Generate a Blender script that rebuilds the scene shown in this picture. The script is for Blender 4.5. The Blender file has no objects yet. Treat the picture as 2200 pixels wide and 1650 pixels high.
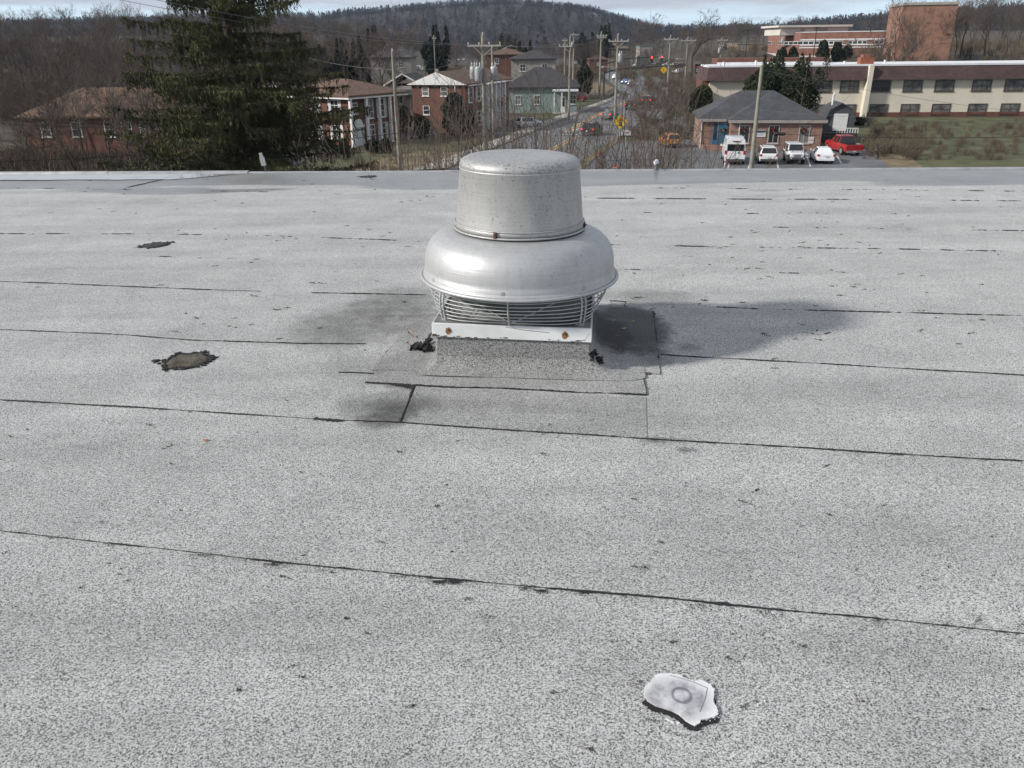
import bpy, math, random
import numpy as np
from mathutils import Vector, Matrix, noise as mnoise
SC = bpy.context.scene
COL = SC.collection
R_ = math.radians
# ------------------------------------------------------------------ camera
FPX, PITCH, EYE, GZ, ROLL = 1700.0, R_(23.24), 1.6, -7.85, R_(0.7)
cam = bpy.data.cameras.new('camera'); cam.sensor_width = 36; cam.lens = FPX/2200*36
cam.clip_start = 0.05; cam.clip_end = 9000
camo = bpy.data.objects.new('camera', cam); COL.objects.link(camo)
camo.matrix_world = Matrix.Translation((0, 0, EYE))@Matrix.Rotation(math.pi/2-PITCH, 4, 'X')@Matrix.Rotation(-ROLL, 4, 'Z')
SC.camera = camo
# ------------------------------------------------------------------ world, sun, exposure
SUN_AZ = (-0.967, -0.256); SUN_EL = R_(29)
W = bpy.data.worlds.new('World'); SC.world = W; W.use_nodes = True
nt = W.node_tree; nt.nodes.clear()
def N(t, typ, **kw):
    n = t.nodes.new(typ)
    for k, v in kw.items():
        if k.startswith('i_'):
            key = k[2:]; key = int(key) if key.isdigit() else key
            n.inputs[key].default_value = v
        else: setattr(n, k, v)
    return n
def L(t, a, b): t.links.new(a, b)
sky = N(nt, 'ShaderNodeTexSky', sky_type='NISHITA', sun_disc=False)
sky.sun_elevation = SUN_EL
sky.sun_rotation = math.atan2(SUN_AZ[0], SUN_AZ[1])
sky.air_density = 1.0; sky.dust_density = 1.5
tc = N(nt, 'ShaderNodeTexCoord')
sep = N(nt, 'ShaderNodeSeparateXYZ'); L(nt, tc.outputs['Generated'], sep.inputs[0])
mp = N(nt, 'ShaderNodeMapping'); mp.inputs['Scale'].default_value = (1, 1, 9); L(nt, tc.outputs['Generated'], mp.inputs[0])
nz = N(nt, 'ShaderNodeTexNoise', i_Scale=4.5, i_Detail=7.0, i_Roughness=0.55); L(nt, mp.outputs[0], nz.inputs['Vector'])
nz2 = N(nt, 'ShaderNodeTexNoise', i_Scale=11.0, i_Detail=5.0, i_Roughness=0.6); L(nt, mp.outputs[0], nz2.inputs['Vector'])
def math_n(t, op, a, b=None, clamp=False):
    m = N(t, 'ShaderNodeMath', operation=op, use_clamp=clamp)
    for i, v in enumerate((a, b)):
        if v is None: continue
        if isinstance(v, (int, float)): m.inputs[i].default_value = v
        else: L(t, v, m.inputs[i])
    return m.outputs[0]
# cloud base rises a little above the far ridge on the right, leaving a bright gap over the skyline
e1 = math_n(nt, 'MULTIPLY', nz.outputs[0], 0.045)
e2 = math_n(nt, 'ADD', sep.outputs[2], e1)
e3 = math_n(nt, 'SUBTRACT', e2, 0.0535)
mask = math_n(nt, 'MULTIPLY', e3, 110.0, True)
# small cloud shreds in the gap
s1 = math_n(nt, 'SUBTRACT', nz2.outputs[0], 0.56)
s2 = math_n(nt, 'MULTIPLY', s1, 9.0, True)
s2 = math_n(nt, 'MULTIPLY', s2, 0.6)
mask = math_n(nt, 'MAXIMUM', mask, s2)
mask = math_n(nt, 'MULTIPLY', mask, 0.9)
cr = N(nt, 'ShaderNodeValToRGB'); L(nt, nz2.outputs[0], cr.inputs[0])
cr.color_ramp.elements[0].position = 0.3; cr.color_ramp.elements[0].color = (2.9, 3.1, 3.55, 1)
cr.color_ramp.elements[1].position = 0.7; cr.color_ramp.elements[1].color = (3.7, 3.85, 4.2, 1)
gap = N(nt, 'ShaderNodeMix', data_type='RGBA', i_Factor=0.75)
L(nt, sky.outputs[0], gap.inputs[6]); gap.inputs[7].default_value = (4.9, 6.3, 7.5, 1)
mx = N(nt, 'ShaderNodeMix', data_type='RGBA'); L(nt, mask, mx.inputs[0]); L(nt, gap.outputs[2], mx.inputs[6]); L(nt, cr.outputs[0], mx.inputs[7])
bg = N(nt, 'ShaderNodeBackground', i_Strength=0.1); L(nt, mx.outputs[2], bg.inputs[0])
wo = N(nt, 'ShaderNodeOutputWorld'); L(nt, bg.outputs[0], wo.inputs[0])
sl = bpy.data.lights.new('sun', 'SUN'); sl.energy = 3.0; sl.angle = R_(4.0); sl.color = (1, 0.95, 0.88)
so = bpy.data.objects.new('sun', sl); COL.objects.link(so)
sv = Vector((SUN_AZ[0]*math.cos(SUN_EL), SUN_AZ[1]*math.cos(SUN_EL), math.sin(SUN_EL)))
so.rotation_euler = sv.to_track_quat('Z', 'Y').to_euler(); so.location = (-30, -10, 30)
VS = SC.view_settings; VS.view_transform = 'Standard'; VS.look = 'None'; VS.gamma = 1; VS.exposure = 0.75
# ------------------------------------------------------------------ pixel -> place (photo is 2200 x 1650)
def ray(px, py):
    a = (px-1100)/FPX; b = (825-py)/FPX
    dx = a*math.cos(ROLL)+b*math.sin(ROLL); dy = b*math.cos(ROLL)-a*math.sin(ROLL)
    return Vector((dx, math.cos(PITCH)+dy*math.sin(PITCH), -math.sin(PITCH)+dy*math.cos(PITCH)))
def RP(px, py, z=0.0):
    r = ray(px, py); t = (z-EYE)/r.z
    return Vector((r.x*t, r.y*t, z))
def CP(px, py, Y):
    r = ray(px, py); t = Y/r.y
    return Vector((r.x*t, Y, EYE+r.z*t))
def ss(a, b, v):
    t = min(1, max(0, (v-a)/(b-a))); return t*t*(3-2*t)
def HT(x, y):
    h = GZ
    h += 6.3*ss(52, 82, x)*ss(125, 200, y)
    h += 9.0*ss(15, 110, -x)*ss(130, 330, y)
    h += 7.0*ss(250, 480, y)*ss(60, 140, abs(x-20))
    return h
def GP(px, py):
    z = GZ
    for _ in range(25):
        p = RP(px, py, min(z, 0.9)); z = 0.5*z+0.5*HT(p.x, p.y)
    return RP(px, py, z)
# ------------------------------------------------------------------ materials
MATS = {}
def base_mat(name):
    m = bpy.data.materials.new(name); m.use_nodes = True
    t = m.node_tree; b = t.nodes['Principled BSDF']
    return m, t, b
def col4(c): return (c[0], c[1], c[2], 1)
def mat(name, c, rough=0.7, var=0.25, scale=3.0, bump=0.0, bscale=None, metal=0.0, spec=0.4, c2=None, coat=0):
    if name in MATS: return MATS[name]
    m, t, b = base_mat(name)
    b.inputs['Roughness'].default_value = rough; b.inputs['Metallic'].default_value = metal
    b.inputs['Specular IOR Level'].default_value = spec
    b.inputs['Coat Weight'].default_value = coat
    tcn = N(t, 'ShaderNodeTexCoord')
    n = N(t, 'ShaderNodeTexNoise', i_Scale=scale, i_Detail=5.0, i_Roughness=0.6); L(t, tcn.outputs['Object'], n.inputs['Vector'])
    r = N(t, 'ShaderNodeValToRGB'); L(t, n.outputs[0], r.inputs[0])
    ca = [x*(1-var) for x in c]; cb = c2 if c2 else [min(1, x*(1+var)) for x in c]
    r.color_ramp.elements[0].position = 0.32; r.color_ramp.elements[1].position = 0.68
    r.color_ramp.elements[0].color = col4(ca); r.color_ramp.elements[1].color = col4(cb)
    L(t, r.outputs[0], b.inputs['Base Color'])
    if bump:
        n2 = N(t, 'ShaderNodeTexNoise', i_Scale=bscale or scale*6, i_Detail=4.0); L(t, tcn.outputs['Object'], n2.inputs['Vector'])
        bp = N(t, 'ShaderNodeBump', i_Strength=bump, i_Distance=0.02); L(t, n2.outputs[0], bp.inputs['Height']); L(t, bp.outputs[0], b.inputs['Normal'])
    MATS[name] = m; return m
def emit(name, c, s):
    if name in MATS: return MATS[name]
    m, t, b = base_mat(name); b.inputs['Base Color'].default_value = col4(c)
    b.inputs['Emission Color'].default_value = col4(c); b.inputs['Emission Strength'].default_value = s
    MATS[name] = m; return m
def brick(name, c1, c2, mortar, bw=0.22, bh=0.075):
    m, t, b = base_mat(name); b.inputs['Roughness'].default_value = 0.85
    tcn = N(t, 'ShaderNodeTexCoord'); sp = N(t, 'ShaderNodeSeparateXYZ'); L(t, tcn.outputs['Object'], sp.inputs[0])
    sm = math_n(t, 'ADD', sp.outputs[0], sp.outputs[1]); cx = N(t, 'ShaderNodeCombineXYZ'); L(t, sm, cx.inputs[0]); L(t, sp.outputs[2], cx.inputs[1])
    br = N(t, 'ShaderNodeTexBrick', i_Scale=1.0); L(t, cx.outputs[0], br.inputs['Vector'])
    br.inputs['Brick Width'].default_value = bw; br.inputs['Row Height'].default_value = bh; br.inputs['Mortar Size'].default_value = 0.008
    br.inputs['Color1'].default_value = col4(c1); br.inputs['Color2'].default_value = col4(c2); br.inputs['Mortar'].default_value = col4(mortar)
    n = N(t, 'ShaderNodeTexNoise', i_Scale=1.3, i_Detail=5.0); L(t, tcn.outputs['Object'], n.inputs['Vector'])
    r = N(t, 'ShaderNodeValToRGB'); L(t, n.outputs[0], r.inputs[0])
    r.color_ramp.elements[0].position = .3; r.color_ramp.elements[0].color = (.72, .72, .72, 1); r.color_ramp.elements[1].position = .7; r.color_ramp.elements[1].color = (1.1, 1.08, 1.05, 1)
    mxx = N(t, 'ShaderNodeMix', data_type='RGBA', blend_type='MULTIPLY', i_Factor=1.0); L(t, br.outputs[0], mxx.inputs[6]); L(t, r.outputs[0], mxx.inputs[7])
    L(t, mxx.outputs[2], b.inputs['Base Color']); MATS[name] = m; return m
def shingle(name, c, rowh=0.16):
    m, t, b = base_mat(name); b.inputs['Roughness'].default_value = 0.9
    tcn = N(t, 'ShaderNodeTexCoord')
    br = N(t, 'ShaderNodeTexBrick', i_Scale=1.0); sp = N(t, 'ShaderNodeSeparateXYZ'); L(t, tcn.outputs['Object'], sp.inputs[0])
    sm = math_n(t, 'ADD', sp.outputs[0], sp.outputs[1]); cx = N(t, 'ShaderNodeCombineXYZ'); L(t, sm, cx.inputs[0]); L(t, sp.outputs[2], cx.inputs[1]); L(t, cx.outputs[0], br.inputs['Vector'])
    br.inputs['Brick Width'].default_value = 0.35; br.inputs['Row Height'].default_value = rowh*.5; br.inputs['Mortar Size'].default_value = 0.006
    br.inputs['Color1'].default_value = col4([x*.82 for x in c]); br.inputs['Color2'].default_value = col4([x*1.18 for x in c]); br.inputs['Mortar'].default_value = col4([x*.6 for x in c])
    n = N(t, 'ShaderNodeTexNoise', i_Scale=0.9, i_Detail=6.0); L(t, tcn.outputs['Object'], n.inputs['Vector'])
    r = N(t, 'ShaderNodeValToRGB'); L(t, n.outputs[0], r.inputs[0])
    r.color_ramp.elements[0].position = .3; r.color_ramp.elements[0].color = (.75, .75, .75, 1); r.color_ramp.elements[1].position = .7; r.color_ramp.elements[1].color = (1.15, 1.15, 1.15, 1)
    mxx = N(t, 'ShaderNodeMix', data_type='RGBA', blend_type='MULTIPLY', i_Factor=1.0); L(t, br.outputs[0], mxx.inputs[6]); L(t, r.outputs[0], mxx.inputs[7])
    L(t, mxx.outputs[2], b.inputs['Base Color']); MATS[name] = m; return m
# ------------------------------------------------------------------ mesh builder
class MB:
    def __init__(s): s.v = []; s.f = []
    def add(s, vs, fs):
        o = len(s.v); s.v += [tuple(v) for v in vs]; s.f += [tuple(i+o for i in f) for f in fs]; return s
    def box(s, x0, x1, y0, y1, z0, z1):
        return s.add([(x0,y0,z0),(x1,y0,z0),(x1,y1,z0),(x0,y1,z0),(x0,y0,z1),(x1,y0,z1),(x1,y1,z1),(x0,y1,z1)],
                     [(0,3,2,1),(4,5,6,7),(0,1,5,4),(1,2,6,5),(2,3,7,6),(3,0,4,7)])
    def obox(s, c, half, M):
        vs = [Vector(c)+M@Vector((half[0]*a, half[1]*b, half[2]*d)) for d in (-1,1) for (a,b) in ((-1,-1),(1,-1),(1,1),(-1,1))]
        return s.add(vs, [(0,3,2,1),(4,5,6,7),(0,1,5,4),(1,2,6,5),(2,3,7,6),(3,0,4,7)])
    def bar(s, a, b, w, h=None):
        a = Vector(a); b = Vector(b); d = b-a; q = d.to_track_quat('Z', 'Y').to_matrix()
        return s.obox((a+b)/2, (w/2, (h or w)/2, d.length/2), q)
    def poly(s, pts): return s.add(pts, [tuple(range(len(pts)))])
    def prism(s, pts, z0, z1):
        n = len(pts)
        return s.add([(p[0],p[1],z0) for p in pts]+[(p[0],p[1],z1) for p in pts], [tuple(range(n))[::-1], tuple(range(n,2*n))]+[(i,(i+1)%n,n+(i+1)%n,n+i) for i in range(n)])
    def extr(s, pts, d):
        n = len(pts); d = Vector(d)
        return s.add([Vector(p) for p in pts]+[Vector(p)+d for p in pts], [tuple(range(n)), tuple(range(n,2*n))[::-1]]+[((i+1)%n,i,n+i,n+(i+1)%n) for i in range(n)])
    def tube(s, pts, rad, n=8, caps=True):
        pts = [Vector(p) for p in pts]; m = len(pts)
        if not hasattr(rad, '__len__'): rad = [rad]*m
        vs = []; fs = []; ref = None
        for i, p in enumerate(pts):
            d = (pts[min(i+1,m-1)]-pts[max(i-1,0)]).normalized()
            if ref is None: ref = Vector((0,0,1)) if abs(d.z) < .9 else Vector((1,0,0))
            u = d.cross(ref)
            if u.length < 1e-4: u = d.orthogonal()
            u.normalize(); w = d.cross(u)
            for k in range(n):
                a = 2*math.pi*k/n; vs.append(p+(u*math.cos(a)+w*math.sin(a))*rad[i])
        for i in range(m-1):
            for k in range(n): fs.append((i*n+k, i*n+(k+1)%n, (i+1)*n+(k+1)%n, (i+1)*n+k))
        if caps: fs.append(tuple(range(n))[::-1]); fs.append(tuple(range((m-1)*n, m*n)))
        return s.add(vs, fs)
    def lathe(s, prof, n=48, c=(0,0,0), close=False):
        m = len(prof); vs = []; fs = []
        for r, z in prof:
            for k in range(n):
                a = 2*math.pi*k/n; vs.append((c[0]+r*math.cos(a), c[1]+r*math.sin(a), c[2]+z))
        for i in range(m-1+(1 if close else 0)):
            j = (i+1) % m
            for k in range(n): fs.append((i*n+k, i*n+(k+1)%n, j*n+(k+1)%n, j*n+k))
        if not close:
            if prof[0][0] > 1e-4: fs.append(tuple(range(n))[::-1])
            if prof[-1][0] > 1e-4: fs.append(tuple(range((m-1)*n, m*n)))
        return s.add(vs, fs)
    def hip(s, x0, x1, y0, y1, z, rise, over=.4, fas=.16):
        x0 -= over; x1 += over; y0 -= over; y1 += over
        w = x1-x0; d = y1-y0; h = min(w, d)/2
        if w >= d: a, b = (x0+h, (y0+y1)/2, z+fas+rise), (x1-h, (y0+y1)/2, z+fas+rise)
        else: a, b = ((x0+x1)/2, y0+h, z+fas+rise), ((x0+x1)/2, y1-h, z+fas+rise)
        lo = [(x0,y0,z),(x1,y0,z),(x1,y1,z),(x0,y1,z)]; hi = [(p[0],p[1],z+fas) for p in lo]
        vs = lo+hi+[a, b]
        fs = [(3,2,1,0)]+[(i,(i+1)%4,4+(i+1)%4,4+i) for i in range(4)]
        if w >= d: fs += [(4,5,9,8),(5,6,9),(6,7,8,9),(7,4,8)]
        else: fs += [(4,5,8),(5,6,9,8),(6,7,9),(7,4,8,9)]
        return s.add(vs, fs)
    def gable(s, x0, x1, y0, y1, z, rise, over=.35, fas=.14):
        # ridge along y, gable faces at y0 and y1
        x0 -= over; x1 += over; y0 -= over; y1 += over; xm = (x0+x1)/2
        pr = [(x0,z),(xm,z+rise),(x1,z),(x1,z+fas),(xm,z+rise+fas),(x0,z+fas)]
        vs = [(x, y0, zz) for x, zz in pr]+[(x, y1, zz) for x, zz in pr]
        fs = [(0,1,4,5),(1,2,3,4),(6+5,6+4,6+1,6),(6+4,6+3,6+2,6+1)]
        for i in range(6): j = (i+1) % 6; fs.append((j, i, 6+i, 6+j))
        return s.add(vs, fs)
    def build(s, name, m, parent=None, smooth=False, loc=None):
        me = bpy.data.meshes.new(name); me.from_pydata([tuple(v) for v in s.v], [], s.f); me.update()
        if m: me.materials.append(m)
        if smooth: me.polygons.foreach_set('use_smooth', [True]*len(me.polygons))
        o = bpy.data.objects.new(name, me); COL.objects.link(o)
        if parent: o.parent = parent
        if loc is not None: o.location = loc
        return o
def np_obj(name, V, F, m, parent=None, smooth=False):
    V = np.asarray(V, dtype=np.float32).reshape(-1, 3); F = np.asarray(F, dtype=np.int32); k = F.shape[1]; n = F.shape[0]
    me = bpy.data.meshes.new(name)
    me.vertices.add(len(V)); me.vertices.foreach_set('co', V.ravel())
    me.loops.add(n*k); me.loops.foreach_set('vertex_index', F.ravel())
    me.polygons.add(n); me.polygons.foreach_set('loop_start', np.arange(0, n*k, k, dtype=np.int32))
    if smooth: me.polygons.foreach_set('use_smooth', np.ones(n, dtype=bool))
    me.update(calc_edges=True)
    if m: me.materials.append(m)
    o = bpy.data.objects.new(name, me); COL.objects.link(o)
    if parent: o.parent = parent
    return o
def tag(o, label=None, cat=None, group=None, kind=None):
    if label: o['label'] = label
    if cat: o['category'] = cat
    if group: o['group'] = group
    if kind: o['kind'] = kind
    return o
def empty(name, loc, rz=0, label=None, cat=None, group=None):
    o = bpy.data.objects.new(name, None); COL.objects.link(o); o.location = loc; o.rotation_euler = (0, 0, rz); o.empty_display_size = .2
    return tag(o, label, cat, group)
# ================================================================== THE ROOF WE STAND ON
rnd = random.Random(7)
def edge_y(x): return 11.135-0.0455*x
def zroof(x, y):
    n = mnoise.noise(Vector((x*.55, y*1.3, 3.1)))*.006+mnoise.noise(Vector((x*1.9, y*2.4, 8.7)))*.0028
    d = math.hypot(x-.045, y-4.3)
    if d < 1.5: n += mnoise.noise(Vector((x*4.2, y*4.2, 1.7)))*.006*ss(1.5, .7, d) if False else mnoise.noise(Vector((x*4.2, y*4.2, 1.7)))*.005*(1-ss(.7, 1.5, d))
    return n
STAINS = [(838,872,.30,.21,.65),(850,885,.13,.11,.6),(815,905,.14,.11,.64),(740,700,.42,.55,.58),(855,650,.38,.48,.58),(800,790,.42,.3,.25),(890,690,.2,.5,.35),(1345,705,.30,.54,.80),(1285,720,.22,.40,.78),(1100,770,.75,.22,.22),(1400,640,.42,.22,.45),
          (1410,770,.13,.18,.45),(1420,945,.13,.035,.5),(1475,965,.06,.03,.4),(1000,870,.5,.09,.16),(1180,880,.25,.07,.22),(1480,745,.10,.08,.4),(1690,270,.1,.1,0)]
def roof_mat(name, tone=1.0, wet=True, stains=True, grain=1.0):
    m, t, b = base_mat(name)
    g = N(t, 'ShaderNodeNewGeometry'); pos = g.outputs['Position']
    v = N(t, 'ShaderNodeTexVoronoi', i_Scale=330.0); v.feature = 'F1'; L(t, pos, v.inputs['Vector'])
    sp = N(t, 'ShaderNodeSeparateColor'); L(t, v.outputs['Color'], sp.inputs[0])
    n1 = N(t, 'ShaderNodeTexNoise', i_Scale=150.0, i_Detail=3.0, i_Roughness=0.7); L(t, pos, n1.inputs['Vector'])
    a = math_n(t, 'MULTIPLY', sp.outputs[0], 0.55)
    a = math_n(t, 'ADD', a, math_n(t, 'MULTIPLY', n1.outputs[0], 0.9))
    r = N(t, 'ShaderNodeValToRGB'); L(t, a, r.inputs[0]); e = r.color_ramp.elements
    def tc_(c): return (c*tone*.905, c*tone*.91, c*tone*.895, 1)
    b.inputs['Sheen Weight'].default_value = .16; b.inputs['Sheen Roughness'].default_value = .45
    e[0].position = .40; e[0].color = tc_(.035); e[1].position = .98; e[1].color = tc_(.62)
    x = e.new(.55); x.color = tc_(.17); x = e.new(.70); x.color = tc_(.38); x = e.new(.83); x.color = tc_(.50)
    # broad tone: weathering bands running along the laps, patchy wear
    mp = N(t, 'ShaderNodeMapping'); mp.inputs['Rotation'].default_value = (0, 0, R_(6)); mp.inputs['Scale'].default_value = (.22, 1.5, 1); L(t, pos, mp.inputs[0])
    n2 = N(t, 'ShaderNodeTexNoise', i_Scale=1.6, i_Detail=6.0, i_Roughness=0.62); L(t, mp.outputs[0], n2.inputs['Vector'])
    n3 = N(t, 'ShaderNodeTexNoise', i_Scale=2.3, i_Detail=7.0, i_Roughness=0.65); L(t, pos, n3.inputs['Vector'])
    br = math_n(t, 'ADD', math_n(t, 'MULTIPLY', n2.outputs[0], .75), math_n(t, 'MULTIPLY', n3.outputs[0], .6))
    br = math_n(t, 'ADD', br, .235)
    sx = N(t, 'ShaderNodeSeparateXYZ'); L(t, pos, sx.inputs[0])
    n4 = N(t, 'ShaderNodeTexNoise', i_Scale=9.0, i_Detail=6.0, i_Roughness=.7); L(t, pos, n4.inputs['Vector'])
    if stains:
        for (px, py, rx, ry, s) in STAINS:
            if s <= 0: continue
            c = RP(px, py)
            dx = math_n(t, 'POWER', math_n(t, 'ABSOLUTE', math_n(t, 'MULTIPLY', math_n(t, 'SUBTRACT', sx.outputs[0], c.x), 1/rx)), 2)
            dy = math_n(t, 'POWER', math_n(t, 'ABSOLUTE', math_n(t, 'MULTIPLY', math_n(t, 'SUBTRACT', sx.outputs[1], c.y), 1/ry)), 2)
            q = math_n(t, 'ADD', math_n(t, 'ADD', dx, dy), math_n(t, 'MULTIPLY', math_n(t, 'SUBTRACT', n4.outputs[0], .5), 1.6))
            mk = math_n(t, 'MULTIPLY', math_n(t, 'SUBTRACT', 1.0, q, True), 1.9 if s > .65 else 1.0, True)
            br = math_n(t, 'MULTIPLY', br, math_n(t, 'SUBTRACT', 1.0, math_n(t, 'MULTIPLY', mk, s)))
    if wet:   # film of water left along the low edge
        mp2 = N(t, 'ShaderNodeMapping'); mp2.inputs['Scale'].default_value = (.35, 1.4, 1); L(t, pos, mp2.inputs[0])
        n5 = N(t, 'ShaderNodeTexNoise', i_Scale=.9, i_Detail=2.0, i_Roughness=.5); L(t, mp2.outputs[0], n5.inputs['Vector'])
        w = math_n(t, 'ADD', sx.outputs[1], math_n(t, 'ADD', math_n(t, 'MULTIPLY', sx.outputs[0], .045), math_n(t, 'MULTIPLY', math_n(t, 'SUBTRACT', n5.outputs[0], .5), 2.6)))
        w = math_n(t, 'MULTIPLY', math_n(t, 'SUBTRACT', w, 9.75), 7.0, True)
        br = math_n(t, 'MULTIPLY', br, math_n(t, 'SUBTRACT', 1.0, math_n(t, 'MULTIPLY', w, .38)))
        L(t, math_n(t, 'SUBTRACT', .16, math_n(t, 'MULTIPLY', w, .16)), b.inputs['Sheen Weight'])
        L(t, math_n(t, 'SUBTRACT', .92, math_n(t, 'MULTIPLY', w, .62)), b.inputs['Roughness'])
        bst = math_n(t, 'SUBTRACT', .55, math_n(t, 'MULTIPLY', w, .52))
    else:
        b.inputs['Roughness'].default_value = .92; bst = None
    cb = N(t, 'ShaderNodeCombineXYZ'); [L(t, br, cb.inputs[i]) for i in range(3)]
    mxx = N(t, 'ShaderNodeMix', data_type='RGBA', blend_type='MULTIPLY', i_Factor=1.0); L(t, r.outputs[0], mxx.inputs[6]); L(t, cb.outputs[0], mxx.inputs[7])
    L(t, mxx.outputs[2], b.inputs['Base Color'])
    b.inputs['Specular IOR Level'].default_value = .35
    bp = N(t, 'ShaderNodeBump', i_Strength=.5, i_Distance=.002); L(t, a, bp.inputs['Height']); L(t, bp.outputs[0], b.inputs['Normal'])
    if bst is not None: L(t, bst, bp.inputs['Strength'])
    return m
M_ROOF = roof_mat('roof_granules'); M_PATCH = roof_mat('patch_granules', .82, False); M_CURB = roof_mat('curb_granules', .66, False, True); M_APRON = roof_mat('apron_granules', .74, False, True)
M_BIT = mat('bitumen', (.016, .016, .018), .75, .5, 40, bump=.5)
M_TAR = mat('tar_patch', (.035, .034, .033), .8, .45, 14, bump=.8, bscale=60)
M_TARB = mat('weathered_tar', (.075, .068, .05), .9, .45, 11, bump=.8, bscale=50)
M_EDGE = mat('edge_metal', (.32, .32, .33), .5, .25, 5, metal=.3)
M_BRICK = brick('red_brick', (.125, .041, .027), (.16, .055, .037), (.13, .09, .07))
M_BRICKB = brick('brown_brick', (.20, .105, .08), (.29, .165, .125), (.24, .2, .17))
roofT = empty('flat_roof_building', (0, 0, 0), 0, 'flat grey roof of mineral cap sheet with dark laps in the foreground', 'flat roof')
nx, ny = 220, 150
xs = np.linspace(-11.5, 11.5, nx); V = []; F = []
for j in range(ny):
    q = (j/(ny-1))**1.35
    for x in xs:
        y0 = 0.3; y = y0+(edge_y(x)-.05-y0)*q
        V.append((x, y, zroof(x, y)))
for j in range(ny-1):
    for i in range(nx-1): a = j*nx+i; F.append((a, a+1, a+nx+1, a+nx))
# apron that carries the sheet back under and behind the camera
b0 = len(V); V += [(-11.5, -4, 0), (11.5, -4, 0)]
for i in range(nx-1): pass
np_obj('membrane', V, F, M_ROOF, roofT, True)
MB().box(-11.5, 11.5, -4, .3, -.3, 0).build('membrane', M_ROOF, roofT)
# walls below the roof and the roof slab
wl = MB(); wl.prism([(-11.5, -4), (11.5, -4), (11.5, edge_y(11.5)-.08), (-11.5, edge_y(-11.5)-.08)], GZ-.3, -.31)
wl.build('wall', M_BRICK, roofT)
def edge_piece(x0, x1, h):
    e = MB(); ya, yb = edge_y(x0), edge_y(x1)
    pr = [(-.10, -.02), (-.07, h), (0, h+.006), (.012, h-.006), (.012, -.14), (0, -.14), (0, -.02)]
    n = len(pr)
    e.add([(x0, ya+p[0], p[1]) for p in pr]+[(x1, yb+p[0], p[1]) for p in pr], [(i, (i+1) % n, n+(i+1) % n, n+i) for i in range(n)]+[tuple(range(n))[::-1], tuple(range(n, 2*n))])
    return e.build('edge_flashing', M_EDGE, roofT)
xj = [-11.5, -8.2, -5.6, RP(545, 366).x, -.9, 2.1, 5.1, 8.1, 11.5]; hj = [.022, .026, .022, .008, .012, .010, .012, .010]
for i in range(8): edge_piece(xj[i]+.004, xj[i+1]-.004, hj[i])
# laps: irregular beads of bitumen
def resample(P, step):
    out = []
    for a, b in zip(P[:-1], P[1:]):
        n = max(1, int((b-a).length/step))
        out += [a.lerp(b, i/n) for i in range(n)]
    return out+[P[-1]]
SPECK = MB(); _r = random.Random(77)
def seam(px, w=None, gap=-.25, seed=0, h=.0045, m=None, wander=.004, pts=None, name='lap_seam', blobs=0):
    P = pts or [RP(x, y) for x, y in px]
    P = resample(P, .012); mb = MB(); r = random.Random(seed); prev = None
    for i, p in enumerate(P):
        Y = p.y; ww = (w or (.0035+.0016*max(0, Y-1.8)))
        k = mnoise.noise(Vector((p.x*5.3, p.y*5.3, seed*3.7)))+.5*mnoise.noise(Vector((p.x*31, p.y*31, seed*1.7)))
        w0 = ww
        k = max(k, gap-.02) if gap > -.3 else max(k, -.62)
        d = (P[min(i+1, len(P)-1)]-P[max(i-1, 0)]); d.z = 0; d.normalize(); nrm = Vector((-d.y, d.x, 0))
        ww *= max(.34, .36+1.2*(k-gap))*(1.5 if r.random() < .04 else 1) if gap <= -.3 else max(.02, min(1.1, 3.0*(k-gap-.06))); off = wander*mnoise.noise(Vector((p.x*2.5, p.y*2.5, seed+9.)))+.0012*r.uniform(-1, 1)
        z = zroof(p.x, p.y)+.0015; c = Vector((p.x, p.y, z))+nrm*off
        q = [c-nrm*ww*r.uniform(.8, 1.2), c+Vector((0, 0, h*min(1, ww/w0)*r.uniform(.7, 1.1))), c+nrm*ww*r.uniform(.8, 1.2)]
        o = len(mb.v); mb.v += [tuple(a) for a in q]
        if prev is not None: mb.f += [(prev, o, o+1, prev+1), (prev+1, o+1, o+2, prev+2)]
        prev = o
    for _ in range(blobs):   # bare specks where granules came off along the lap
        i = r.randrange(len(P)); c = P[i]; rad = r.uniform(.012, .035)
        for _ in range(int(26)):
            x = c.x+r.gauss(0, rad*1.2); y = c.y-abs(r.gauss(0, rad*.6)); s = r.uniform(.0012, .0034); z = zroof(x, y)+.0028
            a = r.uniform(0, 3); SPECK.add([(x+s*math.cos(a+k*2.09), y+s*math.sin(a+k*2.09), z) for k in range(3)], [(0, 1, 2)])
    return mb.build(name, m or M_BIT, roofT) if mb.f else None
seam([(0,1141),(275,1171),(560,1203),(940,1243),(1160,1262),(1400,1283),(1650,1310),(1925,1335),(2200,1362)], w=.0042, gap=-.36, seed=1, blobs=22)
seam([(0,860),(275,875),(500,889),(700,901),(860,908),(1100,925),(1400,943),(1700,960),(1925,975),(2200,990)], w=.005, gap=-.42, seed=2, blobs=12)
seam([(0,708),(275,721),(420,732),(650,738),(786,739)], w=.006, gap=-.5, seed=3)
seam([(1418,762),(1610,773),(1925,790),(2200,806)], w=.006, gap=-.6, seed=4, blobs=4)
seam([(0,605),(275,616),(420,622),(560,627)], gap=-.3, seed=5)
seam([(670,629),(760,631),(915,634)], w=.012, gap=-.4, seed=6)
seam([(1345,650),(1480,657),(1620,664),(1925,672),(2200,679)], w=.010, gap=-.12, seed=7)
seam([(0,502),(275,502),(540,505),(815,515),(900,519)], w=.016, gap=.02, seed=8)
seam([(1310,525),(1500,529),(1700,532),(1925,535),(2200,540)], w=.018, gap=-.05, seed=9)
seam([(1580,487),(1800,490),(1925,492),(2200,496)], w=.018, gap=0.0, seed=10)
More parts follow.
